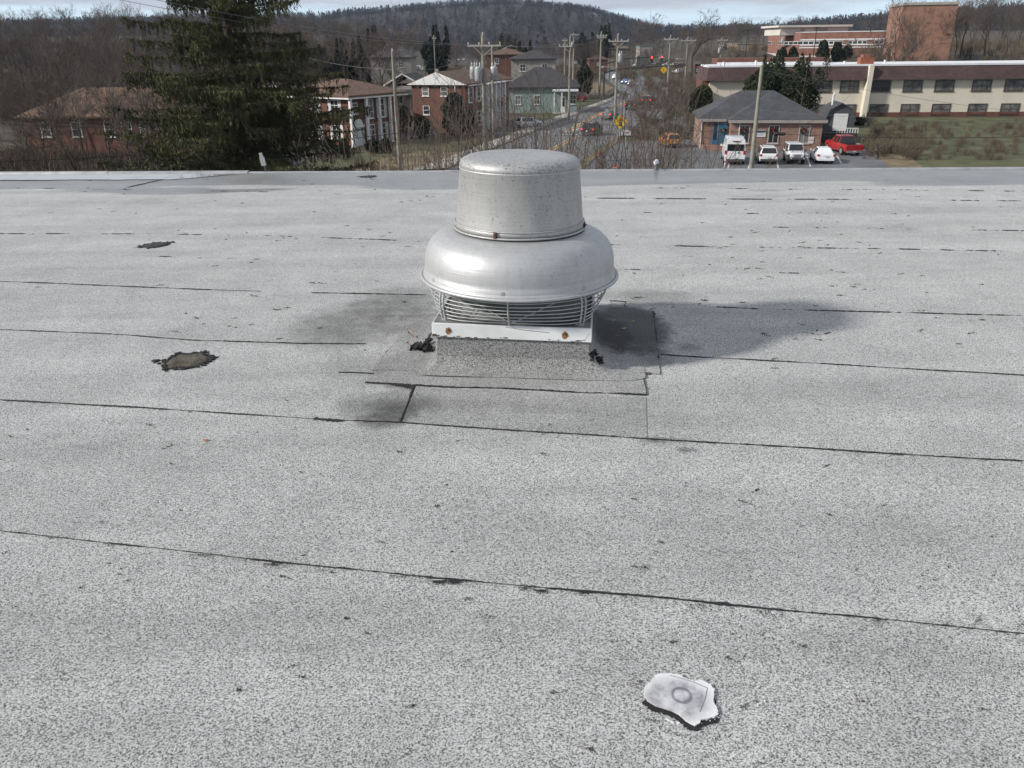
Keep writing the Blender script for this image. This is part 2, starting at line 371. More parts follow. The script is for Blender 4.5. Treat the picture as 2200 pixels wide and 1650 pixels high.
seam([(1340,580),(1580,585),(1925,590)], w=.012, gap=.12, seed=11)
seam([(1280,426),(1500,427),(1925,429),(2200,432)], w=.028, gap=-.12, seed=12)
seam([(1400,404),(1600,405),(1920,408),(2200,411)], w=.026, gap=-.05, seed=13)
seam([(0,404),(275,407),(600,413),(900,421),(985,424)], w=.022, gap=.1, seed=14)
seam([(275,402),(330,390),(388,379)], w=.02, gap=-.7, seed=15)
seam([(275,549),(420,553),(560,557)], w=.009, gap=.08, seed=16)
seam([(1300,457),(1600,459),(1925,460)], w=.02, gap=.15, seed=17)
for (bx, by, n_, rad) in ((585,1212,60,.018),(430,1192,50,.02),(945,1249,190,.014),(978,1250,150,.012),(1163,1268,130,.012),(1256,1272,90,.012),(1130,1262,40,.02),(1650,1314,60,.03),(1500,1299,50,.03),(860,1236,40,.02),(700,1226,30,.02),(1420,949,130,.05),(1470,967,60,.03),(850,830,170,.03),(880,836,90,.02)):
    p = RP(bx, by)
    for _ in range(n_):
        x = p.x+_r.gauss(0, rad); y = p.y-abs(_r.gauss(0, rad*.6)) if n_ != 130 or by > 1000 else p.y+_r.gauss(0, rad*.5); s = _r.uniform(.0014, .0036); z = zroof(x, y)+.0035 if by > 1000 else zroof(x, y)+.008; a = _r.uniform(0, 3)
        SPECK.add([(x+s*math.cos(a+k*2.09), y+s*math.sin(a+k*2.09), z) for k in range(3)], [(0, 1, 2)])
# repair sheets round the curb: thin raised sheets with a dark cut edge
def patch(px, z, edges, seed, m=None):
    P = [RP(x, y) for x, y in px]; mb = MB(); c = sum(P, Vector())/len(P); n = len(P); rings = 12
    # subdivide polygon as a fan of rings so that it follows the roof
    B = []
    for i in range(n):
        for k in range(8): B.append(P[i].lerp(P[(i+1) % n], k/8))
    nb = len(B)
    for r in range(rings+1):
        for p in B:
            q = c.lerp(p, r/rings); mb.v.append((q.x, q.y, zroof(q.x, q.y)+z))
    for r in range(rings):
        for i in range(nb): mb.f.append((r*nb+i, (r+1)*nb+i, (r+1)*nb+(i+1) % nb, r*nb+(i+1) % nb))
    for i in range(nb):
        p = B[i]; mb.v.append((p.x, p.y, zroof(p.x, p.y)-.002))
    for i in range(nb): mb.f.append((rings*nb+i, (rings+1)*nb+i, (rings+1)*nb+(i+1) % nb, rings*nb+(i+1) % nb))
    o = mb.build('repair_sheet', m or M_PATCH, roofT, False)
    for (a, b, w, g) in edges:
        seam(None, w=w, gap=g, seed=seed+a, h=z+.0035, pts=[P[a].copy(), P[b].copy()], wander=.003, name='sheet_edge')
    return o
patch([(785,822),(880,828),(1100,837),(1390,850),(1380,803),(1000,770),(830,780)], .004, [(0,1,.006,-.5),(1,2,.004,-.3),(2,3,.004,-.45),(3,4,.003,-.5)], 30)
patch([(800,797),(1050,800),(1418,805),(1403,672),(1345,665),(1290,660),(960,660),(880,700)], .0075, [(2,3,.006,-.5),(3,4,.008,-.2),(1,2,.0025,-.1),(7,0,.003,.05),(0,1,.002,.25)], 40)
patch([(862,907),(1000,917),(1390,941),(1388,856),(1100,842),(890,832)], .003, [(5,0,.006,-.7)], 50)
seam([(728,801),(770,801),(806,803)], w=.004, gap=-.6, seed=61, name='sheet_edge')
seam([(1345,650),(1340,665)], w=.005, gap=-.6, seed=62, name='sheet_edge')
seam([(1310,648),(1345,650)], w=.006, gap=-.6, seed=63, name='sheet_edge')
seam([(905,792),(960,798),(1060,801),(1200,796)], w=.0016, gap=.1, seed=64, name='sheet_edge')
seam([(862,722),(842,742),(815,778)], w=.003, gap=.0, seed=65, name='sheet_edge')
seam([(836,826),(860,829),(890,833)], w=.012, gap=-.3, seed=66, name='sheet_edge')
seam([(676,899),(700,902),(738,904)], w=.012, gap=-.5, seed=67, name='lap_seam')
# curb with its cant: a flared square
FAN = Vector((0.045, 4.30, 0)); FYAW = R_(-6.5)
def rsq(h, r, n=8):
    pts = []
    for (sx_, sy_, a0) in ((1, 1, 0), (-1, 1, 90), (-1, -1, 180), (1, -1, 270)):
        for k in range(n+1):
            a = R_(a0+90*k/n); pts.append((sx_*(h-r)+r*math.cos(a), sy_*(h-r)+r*math.sin(a)))
    return pts
cb = MB(); prof = [(0, .188), (.002, .13), (.006, .08), (.015, .045), (.036, .022), (.07, .012), (.105, .0088)]; nn = None
for d, z in prof:
    P = rsq(.405+d, .014+d*.55)
    nn = len(P)
    for i, p in enumerate(P):
        k = mnoise.noise(Vector((p[0]*5, p[1]*5, z*9)))*.012*(.2 if d < .01 else 1)
        sc_ = 1.6 if p[0] > .3 else 1.0
        dd = 1+(k/(.4+d)); x = p[0]*dd; 
        x += max(0, p[0]-.36)/.05*(.010+.060*(1-z/.188)**2.2) if p[0] > .36 else 0
        cb.v.append((x, p[1]*dd, z))
ap = MB(); ap.v = list(cb.v)
for j in range(len(prof)-1):
    for i in range(nn): (cb if j < 2 else ap).f.append((j*nn+i, (j+1)*nn+i, (j+1)*nn+(i+1) % nn, j*nn+(i+1) % nn))
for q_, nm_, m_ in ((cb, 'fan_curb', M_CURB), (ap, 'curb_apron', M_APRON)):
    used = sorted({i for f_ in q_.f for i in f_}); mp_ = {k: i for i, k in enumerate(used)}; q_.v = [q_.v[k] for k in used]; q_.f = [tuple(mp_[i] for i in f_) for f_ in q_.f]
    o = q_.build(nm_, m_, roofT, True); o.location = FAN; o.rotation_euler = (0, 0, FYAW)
# torn black corners of the curb flashing
def crumple(px, lift, seed, n=60, base=.008, zc=0):
    r = random.Random(seed); P = [RP(x, y, zc) for x, y in px]; mb = MB()
    for _ in range(n):
        w = [r.random() for _ in P]; s = sum(w); c = sum((p*(k/s) for p, k in zip(P, w)), Vector()); c = c.lerp(r.choice(P), r.random()**1.5*.9)
        z = zroof(c.x, c.y)+base+lift*r.random()*(1 if r.random() > .4 else .3)+.006; s = r.uniform(.008, .026)
        u = Vector((r.gauss(0, 1), r.gauss(0, 1), r.gauss(0, .8))).normalized(); v = u.orthogonal().normalized()
        q = [Vector((c.x, c.y, z))+u*s*r.uniform(.5, 1.3)*a+v*s*r.uniform(.3, .9)*b for a, b in ((-1, -1), (1, -1), (1, 1), (-1, 1))]
        mb.add(q+[p+u.cross(v)*.003 for p in q], [(0,1,2,3),(7,6,5,4),(0,4,5,1),(1,5,6,2),(2,6,7,3),(3,7,4,0)])
    return mb.build('torn_flashing', M_BIT, roofT)
crumple([(878,756),(900,752),(922,760),(924,738)], .03, 3, 60); crumple([(922,762),(924,750)], .09, 31, 20)
crumple([(1258,748),(1264,760),(1276,772),(1290,783),(1258,783)], .04, 4, 170, .05, .05); crumple([(1254,742),(1270,774)], .04, 41, 90, .075, .08); crumple([(1262,776),(1296,786),(1256,788)], .02, 42, 60, .03, .03)
seam([(1275,770),(1300,768),(1338,751)], w=.004, gap=-.6, seed=68, h=.012, name='sheet_edge')
seam([(1225,778),(1250,776)], w=.003, gap=-.6, seed=69, h=.008, name='sheet_edge')
seam([(1270,756),(1300,760),(1325,757)], w=.003, gap=-.3, seed=70, h=.012, name='sheet_edge')
# old tar repairs
def blob(px, seed, z, m, name, rough=.16, fringe=60, mfr=None):
    r = random.Random(seed); P = [RP(x, y) for x, y in px]; c = sum(P, Vector())/len(P); mb = MB(); B = []; n = len(P)
    for i in range(n):
        for k in range(9):
            p = P[i].lerp(P[(i+1) % n], k/9); B.append(c+(p-c)*(1+rough*mnoise.noise(Vector((p.x*14, p.y*14, seed)))+.06*r.uniform(-1, 1)))
    nb = len(B)
    for s, hz in ((0, z), (.5, z*.9), (.85, z*.8), (1, 0)):
        for p in B:
            q = c.lerp(p, s); mb.v.append((q.x, q.y, zroof(q.x, q.y)+.001+hz+(.002*mnoise.noise(Vector((q.x*22, q.y*22, seed))) if s < 1 else 0)))
    for j in range(3):
        for i in range(nb): mb.f.append((j*nb+i, (j+1)*nb+i, (j+1)*nb+(i+1) % nb, j*nb+(i+1) % nb))
    o = mb.build(name, m, roofT, True)
    fr = MB()
    for _ in range(fringe):
        p = r.choice(B); q = c.lerp(p, r.uniform(.9, 1.22)); s = r.uniform(.003, .014); zz = zroof(q.x, q.y)+.004+r.random()*z*.5; a0 = r.uniform(0, 6)
        k = r.randint(4, 6); fr.extr([(q.x+s*r.uniform(.5, 1.2)*1.5*math.cos(a0+2*math.pi*i/k), q.y+s*r.uniform(.5, 1.2)*math.sin(a0+2*math.pi*i/k), zz) for i in range(k)], (0, 0, -.006))
    if fringe: fr.v and tag(fr.build('tar_fringe', mfr or M_BIT, o), kind='stuff')
    return o
blob([(352,782),(385,764),(430,760),(456,770),(440,782),(395,793),(360,794)], 5, .010, M_TARB, 'tar_repair', fringe=150)
blob([(294,531),(330,522),(368,521),(358,528),(325,533)], 6, .012, M_TAR, 'tar_repair', fringe=40)
blob([(768,380),(800,378),(811,379),(795,382)], 7, .012, M_TAR, 'tar_repair', fringe=20)
blob([(326,778),(338,775),(344,776),(332,781)], 8, .008, M_BIT, 'tar_repair', fringe=6)
# standing water at the low corner
M_WATER, t_, b_ = base_mat('puddle_water'); b_.inputs['Base Color'].default_value = (.34, .35, .35, 1); b_.inputs['Roughness'].default_value = .03; b_.inputs['Specular IOR Level'].default_value = .9  # pale base colour stands in for bright sky reflected in the water
n_ = N(t_, 'ShaderNodeTexNoise', i_Scale=6.0, i_Detail=3.0); tc_n = N(t_, 'ShaderNodeNewGeometry'); L(t_, tc_n.outputs['Position'], n_.inputs['Vector'])
bp_ = N(t_, 'ShaderNodeBump', i_Strength=.03, i_Distance=.01); L(t_, n_.outputs[0], bp_.inputs['Height']); L(t_, bp_.outputs[0], b_.inputs['Normal'])
pm = MB(); fr_ = []; bk_ = []
for i in range(41):
    x = -8.3+4.75*i/40; w_ = (.50+.10*mnoise.noise(Vector((x*1.3, 0, 3)))+.04*mnoise.noise(Vector((x*7, 0, 3))))*(1-ss(-4.6, -3.5, x))+.01
    fr_.append((x, edge_y(x)-.115-w_, .0075)); bk_.append((x, edge_y(x)-.105, .0085))
for i in range(40): pm.add([fr_[i], fr_[i+1], bk_[i+1], bk_[i]], [(0, 1, 2, 3)])
tag(pm.build('puddle', M_WATER), kind='structure')
# ------------------------------------------------------------------ debris: moss tufts, leaf crumbs (uncountable)
M_MOSS = mat('moss', (.045, .042, .022), .95, .6, 30, c2=(.085, .085, .05))
mo = MB(); r = random.Random(11)
def tuft(x, y, s, n):
    sl = r.uniform(-.8, .8); s *= r.uniform(.5, 1.25); n = int(n*1.4)+1
    for _ in range(n):
        a_ = r.gauss(0, s*.95); px_, py_ = x+a_, y+a_*sl+r.gauss(0, s*.4); k = r.uniform(.0010, .0030)*(.75+.13*y)*r.uniform(.5, 1.25); z = zroof(px_, py_)+.002; a = r.uniform(0, 6.3); hh = r.uniform(.0015, .006)
        mo.add([(px_+k*math.cos(a), py_+k*math.sin(a), z), (px_+k*math.cos(a+2.1), py_+k*math.sin(a+2.1), z), (px_+k*math.cos(a+4.2), py_+k*math.sin(a+4.2), z), (px_+r.uniform(-k, k), py_+r.uniform(-k, k), z+hh)], [(0,1,3),(1,2,3),(2,0,3)])
seen = [(320,914),(362,960),(856,971),(1165,975),(1363,1070),(1368,1219),(1422,1165),(787,1362),(745,1330),(1725,1391),(1566,1417),(1598,1520),(1190,1490),(938,1087),(885,1517),(1270,1612),(628,1433),(650,1456),(514,1485),(818,1165),(1780,1105),(1775,1000),(1595,1075),(1045,1325),(1006,1288),(1445,1381),(1385,1219),(610,1240),(1775,717),(1745,717),(1760,730),(1812,586),(1720,530),(1833,617),(1630,578),(1605,578),(1790,615),(1803,636),(1595,651),(1515,646),(1625,1052),(670,608),(690,609),(548,637),(422,684),(1513,647),(1660,772),(1665,792),(1180,912),(1620,500),(1725,521),(1845,521),(1890,545)]
for (x, y) in seen:
    p = RP(x, y); tuft(p.x, p.y, .0055+.0016*p.y**1.25, int(9+2.4*p.y))
for _ in range(300):
    x = r.uniform(0, 2200); y = 385+1265*r.random()**1.9
    p = RP(x, y)
    if (abs(p.x-.05) < .55 and abs(p.y-4.3) < .55) or mnoise.noise(Vector((p.x*1.1, p.y*.9, 4))) < r.uniform(-.35, .45): continue
    tuft(p.x, p.y, r.uniform(.001, .004)+.0013*p.y, r.randint(2, 5)+int(p.y))
for _ in range(80):
    x = r.uniform(275, 900) if r.random() < .35 else r.uniform(1330, 2200); y = r.uniform(430, 740); p = RP(x, y); tuft(p.x, p.y, r.uniform(.006, .02), r.randint(6, 22))
p = RP(1370, 641); tuft(p.x, p.y, .03, 40)
tag(mo.build('moss', M_MOSS), kind='stuff')
tag(SPECK.build('bare_granules', M_BIT), kind='stuff')
# fallen leaves on the shaded flashing right of the curb
M_LEAF = mat('dry_leaf', (.30, .25, .17), .8, .4, 20)
for k, (x, y) in enumerate([(1318,688),(1340,705),(1322,720),(1334,752),(1300,700),(1360,690)]):
    p = RP(x, y, .02); lf = MB(); a = r.uniform(0, 6); s = r.uniform(.010, .016)
    pts = [(s*math.cos(t)*(1.5 if abs(math.cos(t)) > .9 else 1), .45*s*math.sin(t), .003*math.cos(2*t)) for t in [i*math.pi/4 for i in range(8)]]
    lf.extr(pts, (0, 0, .0008)); o = lf.build('fallen_leaf', M_LEAF); o.location = (p.x, p.y, zroof(p.x, p.y)+.018); o.rotation_euler = (0, 0, a)
    tag(o, 'small pale dry leaf lying on the dark shaded flashing right of the fan', 'leaf', 'dry leaves beside the fan curb')
p = RP(443, 948); lf = MB(); lf.extr([(.012*math.cos(i*math.pi/4)*1.2, .007*math.sin(i*math.pi/4), .002) for i in range(8)], (0, 0, .001))
o = lf.build('fallen_leaf', mat('orange_leaf', (.35, .13, .03), .8, .3, 20)); o.location = (p.x, p.y, .004); tag(o, 'tiny orange leaf alone on the grey roof below the brown tar patch', 'leaf')
for (x0, y0, x1, y1, lb) in ((878,714,890,724,'short rusty nail standing in the flashing left of the curb, upper one'),(876,736,886,745,'short rusty nail lying beside the torn flashing, lower one')):
    a = RP(x0, y0, .03); b = RP(x1, y1, .012); nb_ = MB().tube([a, b], .0028, 6).tube([a+(a-b).normalized()*.003, a], .006, 6).build('roofing_nail', mat('rust', (.16, .075, .03), .85, .4, 60)); tag(nb_, lb, 'nail')
# ------------------------------------------------------------------ white scrap stuck on black mastic
sc_px = [(470,690),(545,620),(600,545),(740,525),(880,545),(950,590),(1060,620),(1130,605),(1240,655),(1290,720),(1285,800),(1280,860),(1320,930),(1335,1010),(1290,1045),(1130,1075),(1125,1110),(1060,1145),(960,1090),(870,1010),(780,965),(600,910),(500,850),(455,770)]
ZT = .009
top = [RP(1300+x/5.5, 1350+y/5.5, ZT) for x, y in sc_px]
cen = RP(1300+905/5.5, 1350+790/5.5, ZT)
scrap = empty('membrane_scrap', (cen.x, cen.y, 0), 0, 'torn white coated scrap of roofing with grey ring mark stuck on the roof', 'roofing scrap')
M_SCR, t_, b_ = base_mat('white_coating'); b_.inputs['Roughness'].default_value = .7
tcn = N(t_, 'ShaderNodeTexCoord'); ln = N(t_, 'ShaderNodeVectorMath', operation='LENGTH'); 
nsn = N(t_, 'ShaderNodeTexNoise', i_Scale=30.0, i_Detail=6.0, i_Roughness=.65); L(t_, tcn.outputs['Object'], nsn.inputs['Vector'])
mpp = N(t_, 'ShaderNodeMapping'); mpp.inputs['Scale'].default_value = (1, .92, 0); L(t_, tcn.outputs['Object'], mpp.inputs[0]); L(t_, mpp.outputs[0], ln.inputs[0])
ln2 = N(t_, 'ShaderNodeVectorMath', operation='LENGTH'); mp3 = N(t_, 'ShaderNodeMapping'); mp3.inputs['Location'].default_value = (.014, .012, 0); mp3.inputs['Scale'].default_value = (.85, 1, 0); L(t_, tcn.outputs['Object'], mp3.inputs[0]); L(t_, mp3.outputs[0], ln2.inputs[0])
rg = math_n(t_, 'ABSOLUTE', math_n(t_, 'SUBTRACT', math_n(t_, 'ADD', ln.outputs['Value'], math_n(t_, 'MULTIPLY', math_n(t_, 'SUBTRACT', nsn.outputs[0], .5), .008)), .0235))
rg = math_n(t_, 'SUBTRACT', 1.0, math_n(t_, 'MULTIPLY', rg, 150.0), True)
dirt = math_n(t_, 'SUBTRACT', 2.7, math_n(t_, 'MULTIPLY', ln2.outputs['Value'], 30.0), True)
dirt = math_n(t_, 'MULTIPLY', dirt, math_n(t_, 'MULTIPLY', math_n(t_, 'SUBTRACT', nsn.outputs[0], .22), 1.9))
dk = math_n(t_, 'ADD', math_n(t_, 'MULTIPLY', rg, .62), math_n(t_, 'MULTIPLY', dirt, .95), True)
mxx = N(t_, 'ShaderNodeMix', data_type='RGBA'); L(t_, dk, mxx.inputs[0]); mxx.inputs[6].default_value = (.64, .64, .65, 1); mxx.inputs[7].default_value = (.15, .15, .17, 1); L(t_, mxx.outputs[2], b_.inputs['Base Color'])
bpn = N(t_, 'ShaderNodeBump', i_Strength=.4, i_Distance=.004); L(t_, nsn.outputs[0], bpn.inputs['Height']); L(t_, bpn.outputs[0], b_.inputs['Normal'])
off = Vector((cen.x, cen.y, 0))
rr = random.Random(5); tp = []
for i in range(len(top)):
    a, b = top[i], top[(i+1) % len(top)]
    ragged = .0016 if 2 <= i <= 14 else .0005
    n = 7
    for k in range(n):
        p = a.lerp(b, k/n); tp.append((p.x-off.x+rr.uniform(-1, 1)*ragged, p.y-off.y+rr.uniform(-1, 1)*ragged))
MB().prism(tp, ZT-.004, ZT).build('white_skin', M_SCR, scrap)
mas = MB(); mp_ = []
for (x, y) in tp:
    d = math.hypot(x, y); k = 1.0
    yy = y-.006; xx = x
    if y < .0: yy = y-.015; xx = x*1.05-.003  # lower rim widened in black: bitumen bleed plus the scrap's shadow drawn in
    jg = .0035 if y < .01 else .0015; mp_.append((xx+rr.uniform(-1, 1)*jg, yy+rr.uniform(-1, 1)*jg))
mas.prism(mp_, .001, .0042); mas.prism([(x*.985, y*.985) for x, y in tp], .0042, ZT-.004)
mas.build('mastic_and_shade', M_BIT, scrap)
fr_ = MB()   # crumbled coating along the ragged rim, and a pressed frame line
for k in range(150):
    i = rr.randrange(len(tp)); x, y = tp[i]
    if y < -.005 and x < .03: continue
    q = rr.uniform(.96, 1.07); s_ = rr.uniform(.0008, .0026); a_ = rr.uniform(0, 6.3); z_ = ZT+.0006 if q < 1 else zroof(x+off.x, y+off.y)+.004
    fr_.extr([(x*q+s_*math.cos(a_+j*1.57)*rr.uniform(.6, 1.3), y*q+s_*math.sin(a_+j*1.57)*rr.uniform(.6, 1.3), z_) for j in range(4)], (0, 0, -.0016))
tag(fr_.build('crumbs', mat('white_crumbs', (.62, .62, .63), .8, .1, 40), scrap), kind='stuff')
ln_ = MB(); fp = [RP(1300+x/5.5, 1350+y/5.5, 0)-off for x, y in ((760,585),(880,615),(1040,665),(1205,735),(1180,860),(1115,1020))]
for p_, q_ in zip(fp[:-1], fp[1:]): ln_.bar((p_.x, p_.y, ZT), (q_.x, q_.y, ZT), .0011, .0016)
ln_.build('pressed_line', mat('grey_scuff', (.12, .12, .13), .9, .3, 60), scrap)
M_DRIP = mat('white_drip', (.7, .7, .7), .7, .1, 30)
def drip(pts, w, ln_=3):
    P = resample([RP(1300+x/5.5, 1350+y/5.5) for x, y in pts], .003); mb = MB(); prev = None
    for i, p in enumerate(P):
        d = (P[min(i+1, len(P)-1)]-P[max(0, i-1)]).normalized(); nv = Vector((-d.y, d.x, 0)); ww = w*rr.uniform(.2, 1.3)
        if rr.random() < .18: prev = None; continue
        o = len(mb.v); z = zroof(p.x, p.y)+.0035; mb.v += [tuple(p+nv*ww+Vector((0,0,z))), tuple(p-nv*ww+Vector((0,0,z)))]
        if prev is not None: mb.f.append((prev, o, o+1, prev+1))
        prev = o
    return mb
d_ = MB()
for pts, w in (([(1440,580),(1480,560),(1560,570),(1630,620),(1640,650),(1560,680),(1500,650),(1460,600)], .0006),([(1325,755),(1450,735),(1560,725),(1670,695)], .0008),([(1860,820),(1895,845),(1870,890),(1800,905),(1800,940)], .002),([(1895,830),(1990,830)], .0005),([(1900,980),(1960,1030)], .0011),([(690,1070),(760,1110),(830,1150),(880,1130)], .003),([(650,1010),(700,1060)], .001)):
    q = drip(pts, w); d_.add(q.v, q.f)
tag(d_.build('paint_drips', M_DRIP), kind='stuff')
# ================================================================== EXHAUST FAN
def alu(name, c, rough, spk, metal=.8):
    m, t, b = base_mat(name); tcn = N(t, 'ShaderNodeTexCoord'); ob = tcn.outputs['Object']
    b.inputs['Metallic'].default_value = metal
    mpz = N(t, 'ShaderNodeMapping'); mpz.inputs['Scale'].default_value = (1.2, 1.2, 60); L(t, ob, mpz.inputs[0])
    n1 = N(t, 'ShaderNodeTexNoise', i_Scale=3.0, i_Detail=4.0); L(t, mpz.outputs[0], n1.inputs['Vector'])   # spinning lines
    mpv = N(t, 'ShaderNodeMapping'); mpv.inputs['Scale'].default_value = (9, 9, 2.2); L(t, ob, mpv.inputs[0])
    n2 = N(t, 'ShaderNodeTexNoise', i_Scale=2.4, i_Detail=7.0, i_Roughness=.7); L(t, mpv.outputs[0], n2.inputs['Vector'])  # run-down grime
    n3 = N(t, 'ShaderNodeTexNoise', i_Scale=85.0, i_Detail=3.0, i_Roughness=.7); L(t, ob, n3.inputs['Vector'])               # specks
    n4 = N(t, 'ShaderNodeTexNoise', i_Scale=5.0, i_Detail=3.0); L(t, ob, n4.inputs['Vector'])
    sp_ = math_n(t, 'MULTIPLY', math_n(t, 'SUBTRACT', math_n(t, 'ADD', n3.outputs[0], math_n(t, 'MULTIPLY', n4.outputs[0], .25)), spk), 9.0, True)
    gr = math_n(t, 'MULTIPLY', math_n(t, 'SUBTRACT', n2.outputs[0], .42), 2.2, True)
    k = math_n(t, 'SUBTRACT', 1.06, math_n(t, 'ADD', math_n(t, 'MULTIPLY', sp_, .5), math_n(t, 'ADD', math_n(t, 'MULTIPLY', gr, .22), math_n(t, 'MULTIPLY', n1.outputs[0], .26))))
    cbn = N(t, 'ShaderNodeCombineXYZ'); [L(t, k, cbn.inputs[i]) for i in range(3)]
    mm = N(t, 'ShaderNodeMix', data_type='RGBA', blend_type='MULTIPLY', i_Factor=1.0); mm.inputs[6].default_value = col4(c); L(t, cbn.outputs[0], mm.inputs[7]); L(t, mm.outputs[2], b.inputs['Base Color'])
    L(t, math_n(t, 'ADD', rough-.12, math_n(t, 'MULTIPLY', n2.outputs[0], .28)), b.inputs['Roughness'])
    bp = N(t, 'ShaderNodeBump', i_Strength=.22, i_Distance=.004); L(t, n1.outputs[0], bp.inputs['Height']); L(t, bp.outputs[0], b.inputs['Normal'])
    return m
M_HOOD = alu('weathered_aluminium', (.44, .44, .43), .50, .70, .45); M_DOME = alu('spun_aluminium', (.46, .465, .47), .50, .76, .45); M_CAPT = alu('pitted_aluminium', (.40, .40, .395), .52, .66, .4)
M_WHITE = mat('white_painted_metal', (.66, .67, .67), .42, .10, 6); M_WIRE = mat('grey_wire', (.42, .44, .44), .45, .15, 20, metal=.2)
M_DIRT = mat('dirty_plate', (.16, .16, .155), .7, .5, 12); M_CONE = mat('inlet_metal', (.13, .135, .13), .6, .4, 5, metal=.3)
M_RUST = mat('rust_stain', (.22, .12, .05), .85, .5, 90); M_RUSTD = mat('rusty_bolt', (.09, .05, .03), .8, .5, 80)
ZB = .187
fan = empty('exhaust_fan', (FAN.x, FAN.y, ZB), FYAW, 'aluminium mushroom exhaust fan with wire guard on a white square base', 'exhaust fan'); fan.rotation_euler = (0, R_(.7), FYAW)
def fb(mb, name, m, par=None, smooth=False):
    mb.v = [(v[0], v[1], v[2]-ZB) for v in mb.v]
    return mb.build(name, m, par or fan, smooth)
h = .418
base = MB().box(-h, h, -h, -h+.004, .184, .259).box(-h, h, h-.004, h, .184, .259).box(-h, -h+.004, -h+.004, h-.004, .184, .259).box(h-.004, h, -h+.004, h-.004, .184, .259)
base.box(-h+.004, h-.004, -h+.004, h-.004, .251, .2585)
bcap = fb(base, 'base_cap', M_WHITE); bv = bcap.modifiers.new('bevel', 'BEVEL'); bv.width = .0025; bv.segments = 2
fb(MB().box(-h+.008, h-.008, -h+.012, h-.008, .2588, .2605), 'top_plate', M_DIRT)
def on_front(px, py):   # local x on the front face
    p = CP(px, py, 3.885); q = Matrix.Rotation(-FYAW, 3, 'Z')@(p-FAN); return q.x, p.z
r = random.Random(3)
for (px, py) in ((960,708),(1214,719)):
    x, z = on_front(px, py); mb = MB(); pts = []
    for i in range(18):
        a = i*math.pi/9; k = .018*(1+.18*r.uniform(-1, 1)); pts.append((x+k*.85*math.cos(a), -h-.0006, .222+k*math.sin(a)*(1.25 if math.sin(a) < 0 else .95)))
    o = fb(MB().extr(pts, (0, -.0006, 0)), 'rust_stain', M_RUST)
    s = MB().tube([(x+.002, -h-.001, .226), (x+.002, -h-.007, .226)], .006, 6); fb(s, 'screw', M_RUSTD, o)
# chipped grime along the lower lip, scratch on the right
gm = MB()
for _ in range(24):
    x = r.uniform(-h+.005, .0) if r.random() < .8 else r.uniform(.2, h-.01); s = r.uniform(.003, .014); z = .185+r.uniform(0, .006)
    gm.extr([(x+s*r.uniform(.6, 1.4)*math.cos(i*1.256), -h-.0005, z+.35*s*r.uniform(.4, 1.2)*math.sin(i*1.256)+.001) for i in range(5)], (0, -.0005, 0))
for a, b in (((-.03, .252), (.07, .238)), ((.07, .238), (.2, .229)), ((.378, .19), (.405, .232)), ((.35, .193), (.385, .196))):
    gm.extr([(a[0], -h-.0005, a[1]), (b[0], -h-.0005, b[1]), (b[0], -h-.0005, b[1]+.002), (a[0], -h-.0005, a[1]+.002)], (0, -.0005, 0))
gm.box(-h+.001, -h+.024, -h-.0012, -h-.0005, .186, .2)
tag(fb(gm, 'grime', mat('grime', (.07, .06, .05), .9, .4, 60)), kind='stuff')
# inlet throat and guard
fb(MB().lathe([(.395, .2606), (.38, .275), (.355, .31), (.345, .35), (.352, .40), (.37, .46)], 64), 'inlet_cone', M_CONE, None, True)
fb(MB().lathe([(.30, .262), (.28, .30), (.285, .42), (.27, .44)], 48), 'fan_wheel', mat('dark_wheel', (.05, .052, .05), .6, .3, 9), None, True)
def cyl(a, r, z): return (r*math.cos(R_(a-90)), r*math.sin(R_(a-90)), z)
ZR = .432   # height of the rim
def cage_r(z, a):     # a squarish basket at the foot that opens to a circle under the rim; a in degrees from the front
    q = min(1, max(0, (z-.272)/(ZR-.272))); c, s_ = abs(math.cos(R_(a))), abs(math.sin(R_(a)))
    sq = .418/((c**4.5+s_**4.5)**(1/4.5)); return sq+(.508-sq)*q**.8+.012*math.sin(math.pi*q)
guard = MB()
for k in range(8):
    z = .275+.0215*k; n = 96; m_ = 6; o0 = len(guard.v)
    for i in range(n):
        a = 360*i/n; rr_ = cage_r(z, a)
        for j in range(m_):
            t = j*2*math.pi/m_; guard.v.append(cyl(a, rr_+.0029*math.cos(t), z+.0029*math.sin(t)))
    for i in range(n):
        for j in range(m_): guard.f.append((o0+i*m_+j, o0+((i+1) % n)*m_+j, o0+((i+1) % n)*m_+(j+1) % m_, o0+i*m_+(j+1) % m_))
fb(guard, 'wire_guard', M_WIRE, None, True)
for a in (0, 45, 90, 135, 180, 225, 270, 315):
    zs = (.261, .30, .34, .38, ZR)
    if a % 90:
        mb = MB()
        for da in (-1.5, 1.5): mb.tube([cyl(a+da, cage_r(z, a)+.006, z) for z in zs], .0046, 6)
        p = cyl(a, cage_r(.262, a)-.008, .2635); mb.box(p[0]-.022, p[0]+.022, p[1]-.016, p[1]+.016, .2607, .2665)
        mb.tube([(p[0], p[1], .2665), (p[0], p[1], .277)], .007, 6)
        fb(mb, 'bracket', M_WIRE)
    else:
        fb(MB().tube([cyl(a-1.5*(1-z), cage_r(z, a)+.004, z) for z in zs], .0042, 6), 'bracket', M_WIRE)
for a in (0, 180):
    for s_ in (-1, 1):
        p0 = Vector(cyl(a, .40, .266)); p1 = Vector(cyl(a+s_*47, .47, ZR-.005)); fb(MB().tube([p0.lerp(p1, i/6) for i in range(7)], .0036, 6), 'guard_stay', M_WIRE)
